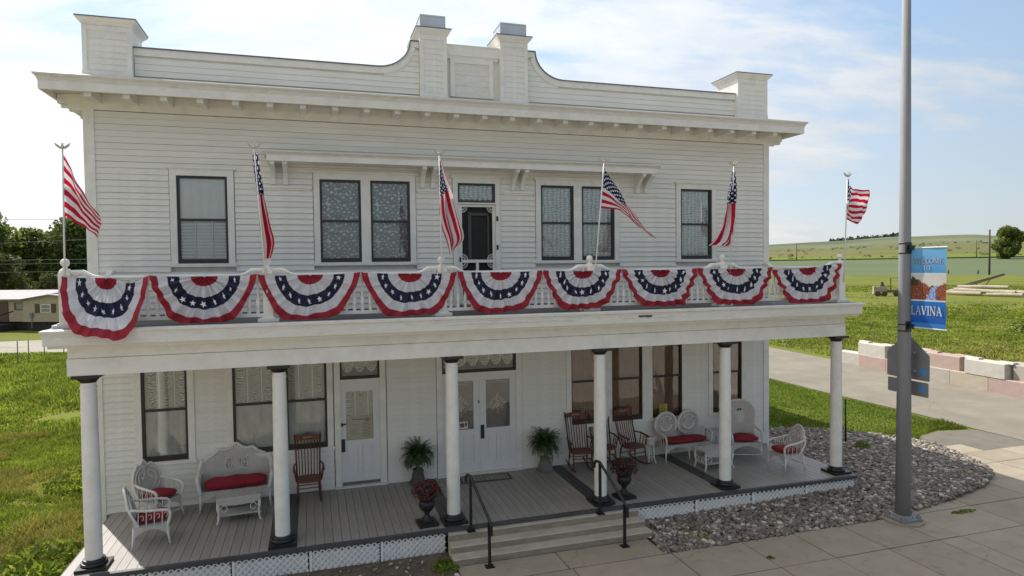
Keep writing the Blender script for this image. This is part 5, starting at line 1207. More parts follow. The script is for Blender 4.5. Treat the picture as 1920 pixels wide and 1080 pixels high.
def stones(name, poly, n, r0, r1, mat_, zf, sub=1.0, seed=3):
    rs = np.random.RandomState(seed); xs = np.array([p[0] for p in poly]); ys = np.array([p[1] for p in poly])
    X = rs.uniform(xs.min(), xs.max(), n*3); Y = rs.uniform(ys.min(), ys.max(), n*3); m = inpoly(X, Y, poly); X, Y = X[m][:n], Y[m][:n]; k = len(X)
    t = (1+5**.5)/2; B = np.array([(-1,t,0),(1,t,0),(-1,-t,0),(1,-t,0),(0,-1,t),(0,1,t),(0,-1,-t),(0,1,-t),(t,0,-1),(t,0,1),(-t,0,-1),(-t,0,1)])/math.sqrt(1+t*t)
    F = np.array([(0,11,5),(0,5,1),(0,1,7),(0,7,10),(0,10,11),(1,5,9),(5,11,4),(11,10,2),(10,7,6),(7,1,8),(3,9,4),(3,4,2),(3,2,6),(3,6,8),(3,8,9),(4,9,5),(2,4,11),(6,2,10),(8,6,7),(9,8,1)])
    R_ = r0+(r1-r0)*rs.rand(k)**2.2; S = np.stack([R_*rs.uniform(.8, 1.5, k), R_*rs.uniform(.7, 1.1, k), R_*rs.uniform(.45, .75, k)], 1)
    V = B[None]*(1+rs.uniform(-.16, .16, (k, 12, 1)))*S[:, None]; a = rs.uniform(0, 6.28, k); ca, sa = np.cos(a)[:, None], np.sin(a)[:, None]
    tl = rs.uniform(-.5, .5, k)[:, None]; z = V[:, :, 2]*np.cos(tl)+V[:, :, 0]*np.sin(tl); x = V[:, :, 0]*np.cos(tl)-V[:, :, 2]*np.sin(tl)
    P = np.stack([x*ca-V[:, :, 1]*sa+X[:, None], x*sa+V[:, :, 1]*ca+Y[:, None], z+(zf(X, Y)+S[:, 2]*rs.uniform(.1, .8, k))[:, None]], 2)
    FF = (F[None]+np.arange(k)[:, None, None]*12).reshape(-1, 3)
    me = bigmesh(name, P.reshape(-1, 3), FF, mat_); me.polygons.foreach_set('use_smooth', np.ones(len(FF), bool)); o = mk(name, me); return tag(o, kind='stuff')
def stonemat():
    m = bpy.data.materials.new('river_stone'); m.use_nodes = True; t = m.node_tree; b = t.nodes['Principled BSDF']; gi = N(t, 'ShaderNodeNewGeometry')
    c = RAMP(t, gi.outputs['Random Per Island'], [(0, (.09, .075, .065)), (.18, (.20, .165, .14)), (.36, (.13, .115, .105)), (.52, (.27, .225, .185)), (.68, (.18, .135, .115)), (.82, (.36, .31, .255)), (.93, (.50, .45, .38)), (1, (.66, .61, .53))])
    tcn = N(t, 'ShaderNodeTexCoord'); c = MX(t, c, (.11, .095, .085), MT(t, 'MULTIPLY', RAMP(t, noise(t, tcn.outputs['Object'], 18, 4), [(.45, 0), (.7, 1)]), .45))
    LK(t, c, b.inputs['Base Color']); b.inputs['Roughness'].default_value = .75; return m
STN = stonemat()
tag(stones('river_gravel', gravel, 25000, .016, .062, STN, lambda x, y: G+gh(x, y)), 'river stones heaped in the curved bed along the porch', 'gravel')
struct('gravel_mound', MB().grid([[(x, y, float(G-.012+gh(np.array(x), np.array(y)))) for y in np.linspace(-4.0, -2.74, 8)] for x in np.linspace(9.7, 14.8, 20)]), SOIL)
tag(stones('bed_pebbles', dirtb, 420, .014, .045, STN, lambda x, y: G+x*0, seed=5), 'scattered pebbles in the dirt bed left of the steps', 'pebbles')
# ---------------------------------------------------------------- grass
def blades(name, X, Y, Z, h, w, m, lab, cat='grass', seed=1, per=1, lean=.45, bend=True):
    rs = np.random.RandomState(seed); k = len(X)
    a = rs.uniform(0, 6.28, k); la = rs.uniform(0, 6.28, k); ln = rs.uniform(.05, lean, k)*h
    dx, dy = np.cos(a)*w/2, np.sin(a)*w/2; tx, ty = np.cos(la)*ln, np.sin(la)*ln
    b0 = np.stack([X-dx, Y-dy, Z], 1); b1 = np.stack([X+dx, Y+dy, Z], 1)
    m0 = np.stack([X-dx*.8+tx*.35, Y-dy*.8+ty*.35, Z+h*.6], 1); m1 = np.stack([X+dx*.8+tx*.35, Y+dy*.8+ty*.35, Z+h*.6], 1); tp = np.stack([X+tx, Y+ty, Z+h*.97], 1)
    V = np.stack([b0, b1, m0, m1, tp], 1).reshape(-1, 3); o = np.arange(k)[:, None]*5
    F = np.concatenate([o+np.array([[0, 1, 3]]), o+np.array([[0, 3, 2]]), o+np.array([[2, 3, 4]])], 0)
    ob = mk(name, bigmesh(name, V, F, m)); return tag(ob, lab, cat, kind='stuff')
rs = np.random.RandomState(11)
def scatter(n, poly, clump=0, cr=.1, excl=()):
    xs = [p[0] for p in poly]; ys = [p[1] for p in poly]; X = rs.uniform(min(xs), max(xs), n); Y = rs.uniform(min(ys), max(ys), n)
    if clump:
        X = np.repeat(X, clump)+rs.normal(0, cr, n*clump); Y = np.repeat(Y, clump)+rs.normal(0, cr, n*clump)
    m = inpoly(X, Y, poly)
    for e in excl: m &= ~inpoly(X, Y, e)
    return X[m], Y[m]
LW = [(-12, -3.9), (.15, -3.9), (.15, 12.9), (-1, 32.6), (-16, 32.6), (-12, 14), (-7, 4)]
# near left weeds
X, Y = scatter(12500, [(-6, -4), (.22, -4), (.0, 9), (-6, 9)], 13, .07)
d = nz(X, Y, 1.0, 2); d2 = nz(X, Y, 2.8, 5); kp = (d+.5*d2 > -.75) | (rs.rand(len(X)) < .42); X, Y, d, d2 = X[kp], Y[kp], d[kp], d2[kp]
h = np.clip(.14+.10*d+.05*d2, .05, .42)*rs.uniform(.6, 1.3, len(X)); dry = (nz(X, Y, .9, 9)+.4*nz(X, Y, 3, 12)+.30*(Y < 1)) > .58
blades('weeds', X[~dry], Y[~dry], G-.04+0*X[~dry], h[~dry], .020*rs.uniform(.6, 1.6, (~dry).sum()), GRW, 'tall green weeds beside the left end of the porch', seed=2, lean=.9)
blades('dry_weeds', X[dry], Y[dry], G-.04+0*X[dry], h[dry]*1.1, .014*rs.uniform(.6, 1.5, dry.sum()), GRY, 'yellowing dry weeds mixed in the left lot', seed=3, lean=.8)
X, Y = scatter(17000, [(-17, 8.5), (.0, 8.5), (-2, 32.8), (-22, 32.8)], 6, .16)
d = nz(X, Y, .5, 3); kp = d+.5*nz(X, Y, 1.4, 4) > -1.6; X, Y, d = X[kp], Y[kp], d[kp]
blades('meadow_grass', X, Y, G-.04+0*X, np.clip(.20+.10*d, .08, .5)*rs.uniform(.6, 1.3, len(X)), .045*rs.uniform(.6, 1.5, len(X)), GRW, 'green meadow grass in the left lot back to the alley', seed=4, lean=.8)
# right lawn
lawn = [(14.9, 2.3), (16.4, 2.25), (17.5, 1.95), (18.5, 1.5), (19.4, .9), (20.0, .55), (20.9, .80), (21.7, .75), (22.35, 1.6), (22.45, 3), (22.4, 6.5), (22.55, 10), (22.9, 20), (23.3, 33), (14.9, 33)]
X, Y = scatter(230000, lawn); far = Y > 14; kp = ~far | (rs.rand(len(X)) < .5); X, Y = X[kp], Y[kp]
blades('lawn_grass', X, Y, G-.035+0*X, .055*rs.uniform(.5, 1.5, len(X))*(1+.25*nz(X, Y, 1.5, 8)), .016*rs.uniform(.6, 1.5, len(X)), GRB, 'short sunlit lawn between the hotel and the side lane', seed=6, lean=.9)
rag = [(19.9, .15), (20.4, .45), (21.2, .75), (22.3, .55), (22.5, 1.6), (20.2, 1.2), (19.5, 1.05)]
X, Y = scatter(5200, rag); blades('rough_grass', X, Y, G-.03+0*X, .10*rs.uniform(.4, 1.4, len(X)), .020*rs.uniform(.6, 1.3, len(X)), GRW, 'ragged weedy tip of the lawn beside the asphalt apron', seed=7, lean=1.0)
# field beyond the lane: near verge plus clumps thinning with distance
X, Y = scatter(42000, [(30.2, -6), (60, -14), (75, 10), (70, 45), (52, 52), (31.5, 26), (30.0, 14)], 5, .20)
d = nz(X, Y, .35, 13)*.6; dry = nz(X, Y, .25, 19)+rs.normal(0, .35, len(X)) > .70
hh = np.clip(.13+.09*d, .04, .4)*rs.uniform(.5, 1.3, len(X)); ww = .07*rs.uniform(.6, 1.4, len(X))
blades('field_grass', X[~dry], Y[~dry], G-.05+0*X[~dry], hh[~dry], ww[~dry], GRW, 'rough green field grass beyond the concrete blocks', seed=8, lean=.9)
blades('dry_field_grass', X[dry], Y[dry], G-.05+0*X[dry], hh[dry], ww[dry], GRY, 'yellowed patches of grass in the field beyond the blocks', seed=9, lean=.9)
X, Y = scatter(15000, [(58, -10), (130, -10), (160, 80), (95, 110), (52, 52)], 5, .5)
d = nz(X, Y, .15, 23); kp = rs.rand(len(X)) < .5+.4*d; X, Y, d = X[kp], Y[kp], d[kp]
blades('far_field_grass', X, Y, G-.05+0*X, (.14+.10*np.clip(d, -1, 1))*rs.uniform(.4, 1.4, len(X)), .20*rs.uniform(.6, 1.4, len(X)), GRW, 'coarse tufts in the field around the log pile', seed=10, lean=1.2)
def bush(name, lab, cat, loc, h, w, n, m, seed, lw=.03, lh=.06, grp=None):
    rg = np.random.RandomState(seed); a = rg.uniform(0, 6.28, n); q = rg.rand(n)**.5; r = w*q; z = h*(1-.75*q**2)*rg.uniform(.1, 1, n)
    V = []; F = []
    for i in range(n):
        c = Vector((r[i]*math.cos(a[i]), r[i]*math.sin(a[i]), z[i])); u = Vector(rg.normal(0, 1, 3)).normalized(); v = u.orthogonal().normalized(); s = lh*rg.uniform(.6, 1.3); o = len(V)
        V += [tuple(c-u*s), tuple(c+v*s*lw/lh), tuple(c+u*s), tuple(c-v*s*lw/lh)]; F += [(o, o+1, o+2), (o, o+2, o+3)]
    for i in range(6):
        o = len(V); x, y = w*.5*math.cos(i), w*.5*math.sin(i); V += [(-.006, 0, 0), (.006, 0, 0), (x, y, h*.7)]; F.append((o, o+1, o+2))
    return tag(mk(name, bigmesh(name, np.array(V), np.array(F), m), None, loc), lab, cat, grp)
bush('small_shrub', 'small green shrub in the gravel right of the last column', 'shrub', (17.35, -.45, G+.05), .30, .24, 320, GRW, 1, .02, .05)
bush('garden_weed', 'low weed in the gravel just right of the street pole', 'weed', (17.2, -1.55, G+.06), .12, .22, 200, GRW, 2, .012, .04)
bush('garden_weed', 'sprawling weed near the outer curve of the gravel bed', 'weed', (17.95, -2.75, G+.04), .10, .42, 340, GRW, 3, .012, .04)
bush('garden_weed', 'weed sprouting from the slab joint at the front right', 'weed', (16.0, -4.25, G), .05, .16, 110, GRW, 4, .010, .045)
bush('garden_weed', 'dark little tuft in the slab joint at the bottom centre right', 'weed', (11.1, -4.75, G), .05, .06, 34, GRW, 5, .010, .035)
bush('garden_weed', 'weedy tuft beside the lower left corner of the steps', 'weed', (5.9, -3.35, G), .12, .22, 260, GRW, 6, .012, .05)
bush('garden_weed', 'dry weed in the stones right of the steps', 'weed', (10.4, -3.5, G+.02), .07, .35, 200, GRY, 7, .012, .04)
bush('field_shrub', 'dark green bush low in the field near the right edge', 'bush', (46.5, 9.5, G), .9, 2.0, 1500, GRW, 8, .06, .14)
bush('field_shrub', 'rounded bush in the field above the pink block', 'bush', (52.0, 19.0, G), .8, 1.8, 1200, GRW, 9, .06, .14)
bush('lot_bush', 'dark bush behind the first column in the left lot', 'bush', (-1.3, 3.6, G-.03), .42, .75, 900, GRW, 10, .022, .085)
bush('lot_bush', 'leafy green bush in the lower left corner beside the first column', 'bush', (-.45, -1.15, G-.03), .42, .72, 900, GRW, 11, .022, .085)
bpy.data.objects['garden_weed.002'].scale = (1.9, .45, .8)
# ---------------------------------------------------------------- street pole, banner, signs
GALV = mat('galvanised_steel', (.235, .237, .25), .72, .10, 3, .12, 30, metal=.0, dirt=(.15, .153, .17), dirtamt=.45, ds=2.2, stretch=(1, 1, .12))
pp = thing('street_light_pole', 'tall tapered galvanised street pole on a concrete pad at the front right', 'street pole', (14.54, -4.20, G))
MB().tube([(0, 0, .05), (0, 0, 3.5), (0, 0, 10.6)], [.139, .112, .068], 24).build('shaft', GALV, pp, True)
b = MB().box(-.225, .225, -.225, .225, .04, .075); b.lathe([(.17, .075), (.155, .12), (.142, .13)], 24)
for a in (-1, 1):
    for c in (-1, 1): b.lathe([(.045, .075), (.045, .13), (.02, .13), (.02, .16)], 6, (a*.175, c*.175, 0))
b.build('base_plate', GALV, pp)
MB().lathe([(.36, -.03), (.36, .035)], 12).build('concrete_pad', WALK, pp)
MB().box(.02, .10, -.146, -.110, .42, .62).build('handhole_cover', GALV, pp)
for z in (5.23, 5.05, 3.72, 3.60): MB().lathe([(.119-.0064*(z-3), z), (.119-.0064*(z-3), z+.022)], 24).build('strap', BLACK, pp)
for z in (4.98, 3.52):      # banner clamps
    pass
def uvobj(o, fn):
    uvl = o.data.uv_layers.new(name='UVMap')
    for l in o.data.loops: uvl.data[l.index].uv = fn(o.data.vertices[l.vertex_index].co)
BW, BZ0, BZ1 = .71, 3.293-G, 4.745-G
bn = thing('banner', 'vertical blue welcome banner with a river picture, hung on the street pole', 'banner', (14.60, -4.28, G))
def banmat():
    m = bpy.data.materials.new('banner_print'); m.use_nodes = True; t = m.node_tree; b = t.nodes['Principled BSDF']
    tcn = N(t, 'ShaderNodeTexCoord'); sp = N(t, 'ShaderNodeSeparateXYZ'); LK(t, tcn.outputs['UV'], sp.inputs[0]); u, v = sp.outputs[0], sp.outputs[1]
    n = noise(t, tcn.outputs['UV'], 9, 5, .65); n2 = noise(t, tcn.outputs['UV'], 30, 3, .6)
    top = MX(t, (.11, .36, .68), (.20, .50, .80), RAMP(t, v, [(.68, 0), (1, 1)])); bot = MX(t, (.015, .085, .42), (.035, .20, .60), RAMP(t, v, [(0, 0), (.34, 1)]))
    bot = MX(t, bot, (.06, .24, .62), MT(t, 'LESS_THAN', v, .06))
    # generic autumn river picture: cream sky, russet banks, blue water running to lower right
    pv = MT(t, 'DIVIDE', MT(t, 'SUBTRACT', v, .342), .338)
    edge = MT(t, 'ADD', MT(t, 'ADD', .50, MT(t, 'MULTIPLY', MT(t, 'ABSOLUTE', MT(t, 'SUBTRACT', u, .68)), .55)), MT(t, 'MULTIPLY', MT(t, 'SUBTRACT', n, .5), .55))
    treec = MX(t, (.13, .025, .015), (.46, .16, .09), RAMP(t, n2, [(.35, 0), (.65, 1)])); treec = MX(t, treec, (.07, .07, .03), MT(t, 'MULTIPLY', MT(t, 'LESS_THAN', u, .22), MT(t, 'GREATER_THAN', pv, .55)))
    skyp = MX(t, (.74, .68, .58), (.62, .66, .68), RAMP(t, n, [(.4, 0), (.7, 1)]))
    pic = MX(t, treec, skyp, MT(t, 'GREATER_THAN', pv, edge))
    riv = MT(t, 'ABSOLUTE', MT(t, 'SUBTRACT', u, MT(t, 'MULTIPLY_ADD', pv, .18, MT(t, 'MULTIPLY_ADD', MT(t, 'SUBTRACT', n, .5), .35, .58))))
    rm = MT(t, 'MULTIPLY', MT(t, 'LESS_THAN', riv, MT(t, 'MULTIPLY_ADD', pv, -.22, .17)), MT(t, 'LESS_THAN', pv, .56))
    pic = MX(t, pic, MX(t, (.10, .22, .62), (.50, .60, .78), RAMP(t, n2, [(.4, 0), (.6, 1)])), rm)
    c = MX(t, bot, pic, MT(t, 'GREATER_THAN', v, .342)); c = MX(t, c, top, MT(t, 'GREATER_THAN', v, .68))
    for lv in (.342, .680): c = MX(t, c, (.72, .76, .80), MT(t, 'LESS_THAN', MT(t, 'ABSOLUTE', MT(t, 'SUBTRACT', v, lv)), .009))
    LK(t, c, b.inputs['Base Color']); b.inputs['Roughness'].default_value = .55
    tr = N(t, 'ShaderNodeBsdfTranslucent'); LK(t, c, tr.inputs[0]); mx = N(t, 'ShaderNodeMixShader'); mx.inputs[0].default_value = .55
    LK(t, b.outputs[0], mx.inputs[1]); LK(t, tr.outputs[0], mx.inputs[2]); LK(t, mx.outputs[0], t.nodes['Material Output'].inputs[0]); return m
P = [[(.008*math.sin(j*.7+i*.35), -BW*i/14, BZ0+(BZ1-BZ0)*j/24) for i in range(15)] for j in range(25)]
o = MB().grid(P).build('banner_cloth', banmat(), bn, True); uvobj(o, lambda c: (-c.y/BW, (c.z-BZ0)/(BZ1-BZ0)))
for z in (BZ0-.01, BZ1+.01):
    MB().tube([(0, .14, z), (0, -BW-.02, z)], .012, 8).build('banner_arm', POLEM, bn); MB().box(-.13, -.02, -.03, .05, z-.09, z+.11).box(-.10, .02, -.075, -.03, z-.03, z+.05).build('bracket', BLACK, bn)
LET = {'W': (1.25, [(0, 1, .3, 0, .14), (.3, 0, .62, 1, .07), (.62, 1, .92, 0, .14), (.92, 0, 1.22, 1, .07), (-.08, 1, .14, 1, .06), (.52, 1, .74, 1, .06), (1.1, 1, 1.3, 1, .06)]),
 'E': (.72, [(.14, 0, .14, 1, .15), (.02, 1, .62, 1, .08), (.14, .52, .5, .52, .07), (.02, 0, .66, 0, .08), (.62, .85, .62, 1, .06), (.66, 0, .66, .17, .06)]),
 'L': (.70, [(.14, 0, .14, 1, .15), (0, 1, .30, 1, .06), (0, 0, .64, 0, .08), (.64, 0, .64, .2, .06)]),
 'C': (.80, [(.72, .82, .45, .98, .08), (.45, .98, .18, .84, .12), (.18, .84, .08, .5, .16), (.08, .5, .18, .16, .16), (.18, .16, .45, .02, .12), (.45, .02, .74, .2, .08), (.72, .76, .72, 1, .05)]),
 'O': (.92, [(.45, 1, .16, .84, .09), (.16, .84, .06, .5, .16), (.06, .5, .16, .16, .16), (.16, .16, .45, 0, .09), (.45, 0, .74, .16, .09), (.74, .16, .84, .5, .16), (.84, .5, .74, .84, .16), (.74, .84, .45, 1, .09)]),
 'M': (1.08, [(.14, 0, .14, 1, .07), (.14, 1, .5, .05, .14), (.5, .05, .86, 1, .06), (.86, 1, .86, 0, .14), (0, 0, .28, 0, .06), (.72, 0, 1.0, 0, .06), (0, 1, .18, 1, .06), (.82, 1, 1.0, 1, .06)]),
 'T': (.76, [(.36, 0, .36, 1, .15), (.02, 1, .70, 1, .08), (.02, .82, .02, 1, .06), (.70, .82, .70, 1, .06), (.22, 0, .5, 0, .06)]),
 'A': (.90, [(.10, 0, .42, 1, .07), (.42, 1, .78, 0, .15), (.22, .36, .62, .36, .06), (0, 0, .24, 0, .06), (.62, 0, .92, 0, .06)]),
 'V': (.90, [(.10, 1, .44, 0, .15), (.44, 0, .80, 1, .07), (-.02, 1, .26, 1, .06), (.66, 1, .92, 1, .06)]),
 'I': (.40, [(.18, 0, .18, 1, .15), (.02, 0, .34, 0, .06), (.02, 1, .34, 1, .06)]),
 'N': (.98, [(.12, 0, .12, 1, .07), (.12, 1, .80, 0, .15), (.80, 0, .80, 1, .07), (0, 0, .26, 0, .06), (0, 1, .16, 1, .06), (.68, 1, .94, 1, .06)])}
def text(word, y0, y1, z0, h, dx, m, name, parent):
    tot = sum(LET[c][0] for c in word) + .06*(len(word)-1); sx = (y1-y0)/tot; b = MB(); cur = y0
    for ch in word:
        w, st_ = LET[ch]
        for (xa, za, xb, zb, th) in st_:
            p, q = Vector((cur+xa*sx, z0+za*h)), Vector((cur+xb*sx, z0+zb*h)); d = (q-p).normalized(); nn = Vector((-d.y, d.x))*th*.5*(sx if abs(d.x) < .5 else h)*1.15
            p2, q2 = p-d*.002, q+d*.002
            b.add([(dx, -(p2+nn).x, (p2+nn).y), (dx, -(q2+nn).x, (q2+nn).y), (dx, -(q2-nn).x, (q2-nn).y), (dx, -(p2-nn).x, (p2-nn).y)], [(0, 1, 2, 3)]); dx -= .00004
        cur += (w+.06)*sx
    return b.build(name, m, parent)
LTW = mat('banner_letter_white', (.74, .76, .80), .6, .02, transl=.3); LTS = mat('banner_letter_shadow', (.03, .06, .13), .6, .02); LTG = mat('banner_letter_grey', (.40, .47, .58), .6, .03, transl=.2)
zc = lambda z: z-G
text('WELCOME', .058, .665, zc(4.462), .095, -.011, LTS, 'letter_shadow', bn); text('WELCOME', .050, .657, zc(4.467), .095, -.013, LTG, 'lettering', bn)
text('TO', .275, .415, zc(4.343), .082, -.011, LTS, 'letter_shadow', bn); text('TO', .268, .408, zc(4.347), .082, -.013, LTG, 'lettering', bn)
text('LAVINA', .030, .650, zc(3.525), .155, -.011, LTS, 'letter_shadow', bn); text('LAVINA', .022, .642, zc(3.530), .155, -.013, LTW, 'lettering', bn)
SGB = mat('sign_back_aluminium', (.26, .26, .275), .5, .06, 3, metal=.2); STK = mat('blue_sticker', (.09, .30, .60), .5, .04); 
def rplate(pts, r=.03, n=4):
    out = []; m = len(pts)
    for i in range(m):
        a, p, c = Vector(pts[i-1]), Vector(pts[i]), Vector(pts[(i+1) % m]); u = (a-p).normalized(); v = (c-p).normalized()
        for k in range(n+1):
            t = k/n; q = p+u*r*(1-t)**2+v*r*t**2; out.append((q.x, q.y))
    return out
sg = thing('road_sign', 'back of a large grey pentagonal road sign clamped to the street pole', 'road sign', (14.80, -4.045, 2.27))
MB().prism(rplate([(.465, 0), (.465, .475), (0, .87), (-.465, .475), (-.465, 0)]), 0, .004, 'x').build('sign_plate', SGB, sg)
MB().box(-.003, 0, -.40, -.255, .10, .235).build('sticker', STK, sg); MB().box(-.10, 0, -.20, -.12, .5, .54).box(-.10, 0, -.20, -.12, .15, .19).build('clamp', GALV, sg)
sg = thing('sign_plaque', 'back of the smaller rectangular sign plaque under the pentagonal sign', 'road sign', (14.80, -4.045, 1.965))
MB().prism(rplate([(.445, 0), (.445, .275), (-.445, .275), (-.445, 0)]), 0, .004, 'x').build('sign_plate', SGB, sg)
MB().box(-.003, 0, -.385, -.24, .09, .215).build('sticker', STK, sg)
o = MB().tube([(0, 0, 0), (0, .01, 1.28)], .022, 8).build('garden_stake', IRON, None, True, loc=(17.42, .16, G)); tag(o, 'thin black metal stake standing in the edge of the gravel bed', 'stake')
# ---------------------------------------------------------------- concrete blocks
CBC = {'white': (.52, .50, .45), 'pink': (.42, .31, .275), 'tan': (.44, .38, .30), 'grey': (.40, .37, .33)}
A0 = Vector((28.98, 12.75)); DR = Vector((-.088, -1)).normalized(); PN = Vector((1, -.088)).normalized(); BL, BH, BD = 1.68, .56, .62
def cblock(s, lvl, back, col, lab, turn=0, L=BL-.02):
    m = mat('cast_concrete_'+col, CBC[col], .9, .07, 2, .3, 20, dirt=(.26, .22, .18), dirtamt=.45, ds=2.2)
    p = A0+DR*(s+L/2)+PN*(BD/2+back); t = thing('concrete_block', lab, 'concrete block', (p.x, p.y, G-.01+lvl*BH), math.atan2(DR.y, DR.x)+turn, 'stacked concrete barrier blocks')
    e = .025; b = MB(); b.prism([(-BD/2, 0), (BD/2, 0), (BD/2, BH-e), (BD/2-e, BH), (-BD/2+e, BH), (-BD/2, BH-e)], -L/2, L/2, 'x'); b.build('body', m, t)
    if True:
        for c in (-.42, .42): MB().prism([(-BD*.22, BH-.001), (BD*.22, BH-.001), (BD*.14, BH+.07), (-BD*.14, BH+.07)], c*L/1.0-.30, c*L-.30+.60, 'x').build('top_key', m, t) if lvl else None
for i, (col, lab) in enumerate([('white', 'white end block at the far left of the bottom row'), ('pink', 'pink bottom block under the first white top block'), ('pink', 'second pink bottom block, left of the road sign'), ('grey', 'grey bottom block hidden behind the road sign'), ('tan', 'tan bottom block just right of the road sign'),
        ('pink', 'pinkish bottom block under the long pink top block'), ('grey', 'grey bottom block at the right edge of the photo'), ('tan', 'tan bottom block past the right edge')]):
    cblock(-.05+i*BL+(.0 if i else .1), 0, .0 if i else .05, col, lab, 0 if i else .12)
cblock(1.55, 1, .04, 'white', 'white top block at the left of the upper row'); cblock(3.35, 1, .30, 'tan', 'tan top block set back behind the road sign')
cblock(5.35, 1, .10, 'pink', 'long pink top block right of the road sign'); cblock(7.35, 1, -.02, 'white', 'bright white top block at the right'); cblock(9.15, 1, .22, 'grey', 'grey top block at the very right edge')
# ---------------------------------------------------------------- field things
LOG = mat('weathered_timber', (.42, .37, .29), .9, .2, 3, .4, 20, dirt=(.16, .13, .10), dirtamt=.5, ds=1.5); DLOG = mat('dark_timber', (.075, .06, .05), .9, .2, 3)
rg = random.Random(8)
lg = [('long top log of the pile', 96.2, 59.8, 52.6, .95, .26), ('middle log with broken right end', 96.0, 60.2, 51.0, .55, .28), ('bottom left log lying in front', 95.3, 60.9, 55.6, .05, .30), ('bottom right log', 95.6, 55.0, 49.9, .02, .26), ('log at the back of the pile', 97.2, 60.0, 50.6, .30, .30), ('short log jutting out right', 95.8, 52.2, 49.2, .45, .22), ('thin log on the left end', 95.9, 60.9, 57.0, .45, .20)]
for l, x, ya, yb, z, r in lg:
    o = MB().tube([(0, 0, 0), (rg.uniform(-.1, .1), (yb-ya)/2, rg.uniform(-.04, .06)), (0, yb-ya, 0)], [r, r*.94, r*.85], 9).build('log', LOG, None, 'angle', (x, ya, z+G+r)); o.rotation_euler = (rg.uniform(-.02, .02), 0, rg.uniform(-.09, .09)); tag(o, 'weathered pale '+l+', in the field', 'log', 'pile of weathered logs in the field')
t = thing('conveyor_boom', 'dark slanting truss boom rising behind the pile of logs', 'boom', (97.8, 61.5, G))
a, c = Vector((0, 0, .75)), Vector((0, -7.2, 3.0)); b = MB()
for dz in (0, .32):
    for dx in (-.2, .2): b.tube([a+Vector((dx, 0, dz)), c+Vector((dx, 0, dz*.4))], .06, 5)
for k in range(10):
    p, q = a.lerp(c, k/10), a.lerp(c, (k+1)/10); b.tube([p, q+Vector((0, 0, .25))], .035, 4)
b.build('truss', DLOG, t); MB().tube([a.lerp(c, .75), (0, -3.4, 0)], .05, 5).tube([a.lerp(c, .45), (0, -3.0, 0)], .05, 5).build('leg', DLOG, t)
t = thing('derelict_machine', 'old rusty-brown machine block with a dark frame, left of the street pole', 'machinery', (84.6, 61.9, G), R(-35))
RU = mat('dull_brown_steel', (.17, .125, .10), .8, .2, 2)
MB().box(-1.6, .1, -.6, .6, .35, 1.45).build('tank', mat('pale_dirty_steel', (.33, .28, .22), .8, .2, 1.5), t); MB().box(-1.3, .1, -.5, .5, .1, .35).box(.1, 1.7, -.35, .35, .55, .95).build('chassis', RU, t)
MB().lathe([(.32, 1.45), (.32, 1.65), (.2, 1.66), (.2, 2.1)], 10, (-.4, 0, 0)).build('stack', DLOG, t); MB().tube([(.7, 0, .9), (.7, 0, 2.7), (1.7, 0, 2.75), (1.7, 0, .8)], .07, 5).build('frame', DLOG, t)
for x in (-1.1, -.2, 1.3): MB().prism([(x+.38*math.cos(w), .38+.38*math.sin(w)) for w in np.linspace(0, 6.28, 13)[:-1]], -.62, -.42, 'y').build('wheel', DLOG, t)
POLEW = mat('old_pole_wood', (.085, .07, .055), .9, .2, 2)
def upole(lab, x, y, z0, h, r, arm=True):
    t = thing('utility_pole', lab, 'utility pole', (x, y, z0)); MB().tube([(0, 0, -1), (0, 0, h)], [r, r*.75], 8).build('shaft', POLEW, t, True)
    if arm: MB().box(-1.1, 1.1, -.08, .08, h-.9, h-.7).build('crossarm', POLEW, t)
    return t
upole('tall bare utility pole rising right of the banner, at the edge of the crop', 240, 162.5, -.6, 16.8, .36, False)
def onhill(azd, r, hf): a = R(azd); return (C0[0]+r*math.sin(a), C0[1]+r*math.cos(a), hf(r, a))
x, y, z = onhill(math.degrees(YAW)+math.degrees(math.atan((1494-960)/1224.3)), 545, hmid); upole('thin utility pole at the foot of the hill, left of the corner flag', x, y, z, 13, .3, False)
x, y, z = onhill(math.degrees(YAW)+math.degrees(math.atan((1831-960)/1224.3)), 545, hmid); upole('thin utility pole at the foot of the hill, right of the banner', x, y, z, 12, .25, False)
for i, (x, y, l) in enumerate([(244.5, 182.2, 'left wooden fence post at the edge of the crop'), (248.5, 173.2, 'right wooden fence post at the edge of the crop')]):
    tag(MB().tube([(0, 0, -.4), (0, 0, 1.9)], [.3, .26], 8).build('fence_post', POLEW, None, True, (x, y, G)), l, 'fence post', 'fence posts at the edge of the crop')
for i, (x, y, l) in enumerate([(-11.4, 27.9, 'first thin wire-fence post from the left'), (-11.0, 28.2, 'second thin wire-fence post from the left'), (-11.2, 31.0, 'third thin wire-fence post from the left'), (-10.4, 31.6, 'fourth thin wire-fence post, nearest the balcony corner')]):
    tag(MB().tube([(0, 0, -.2), (0, 0, 1.25)], .028, 6).build('fence_post', mat('grey_steel_post', (.22, .22, .20), .6), None, True, (x, y, G)), l+', beside the alley', 'fence post', 'thin steel posts beside the alley')
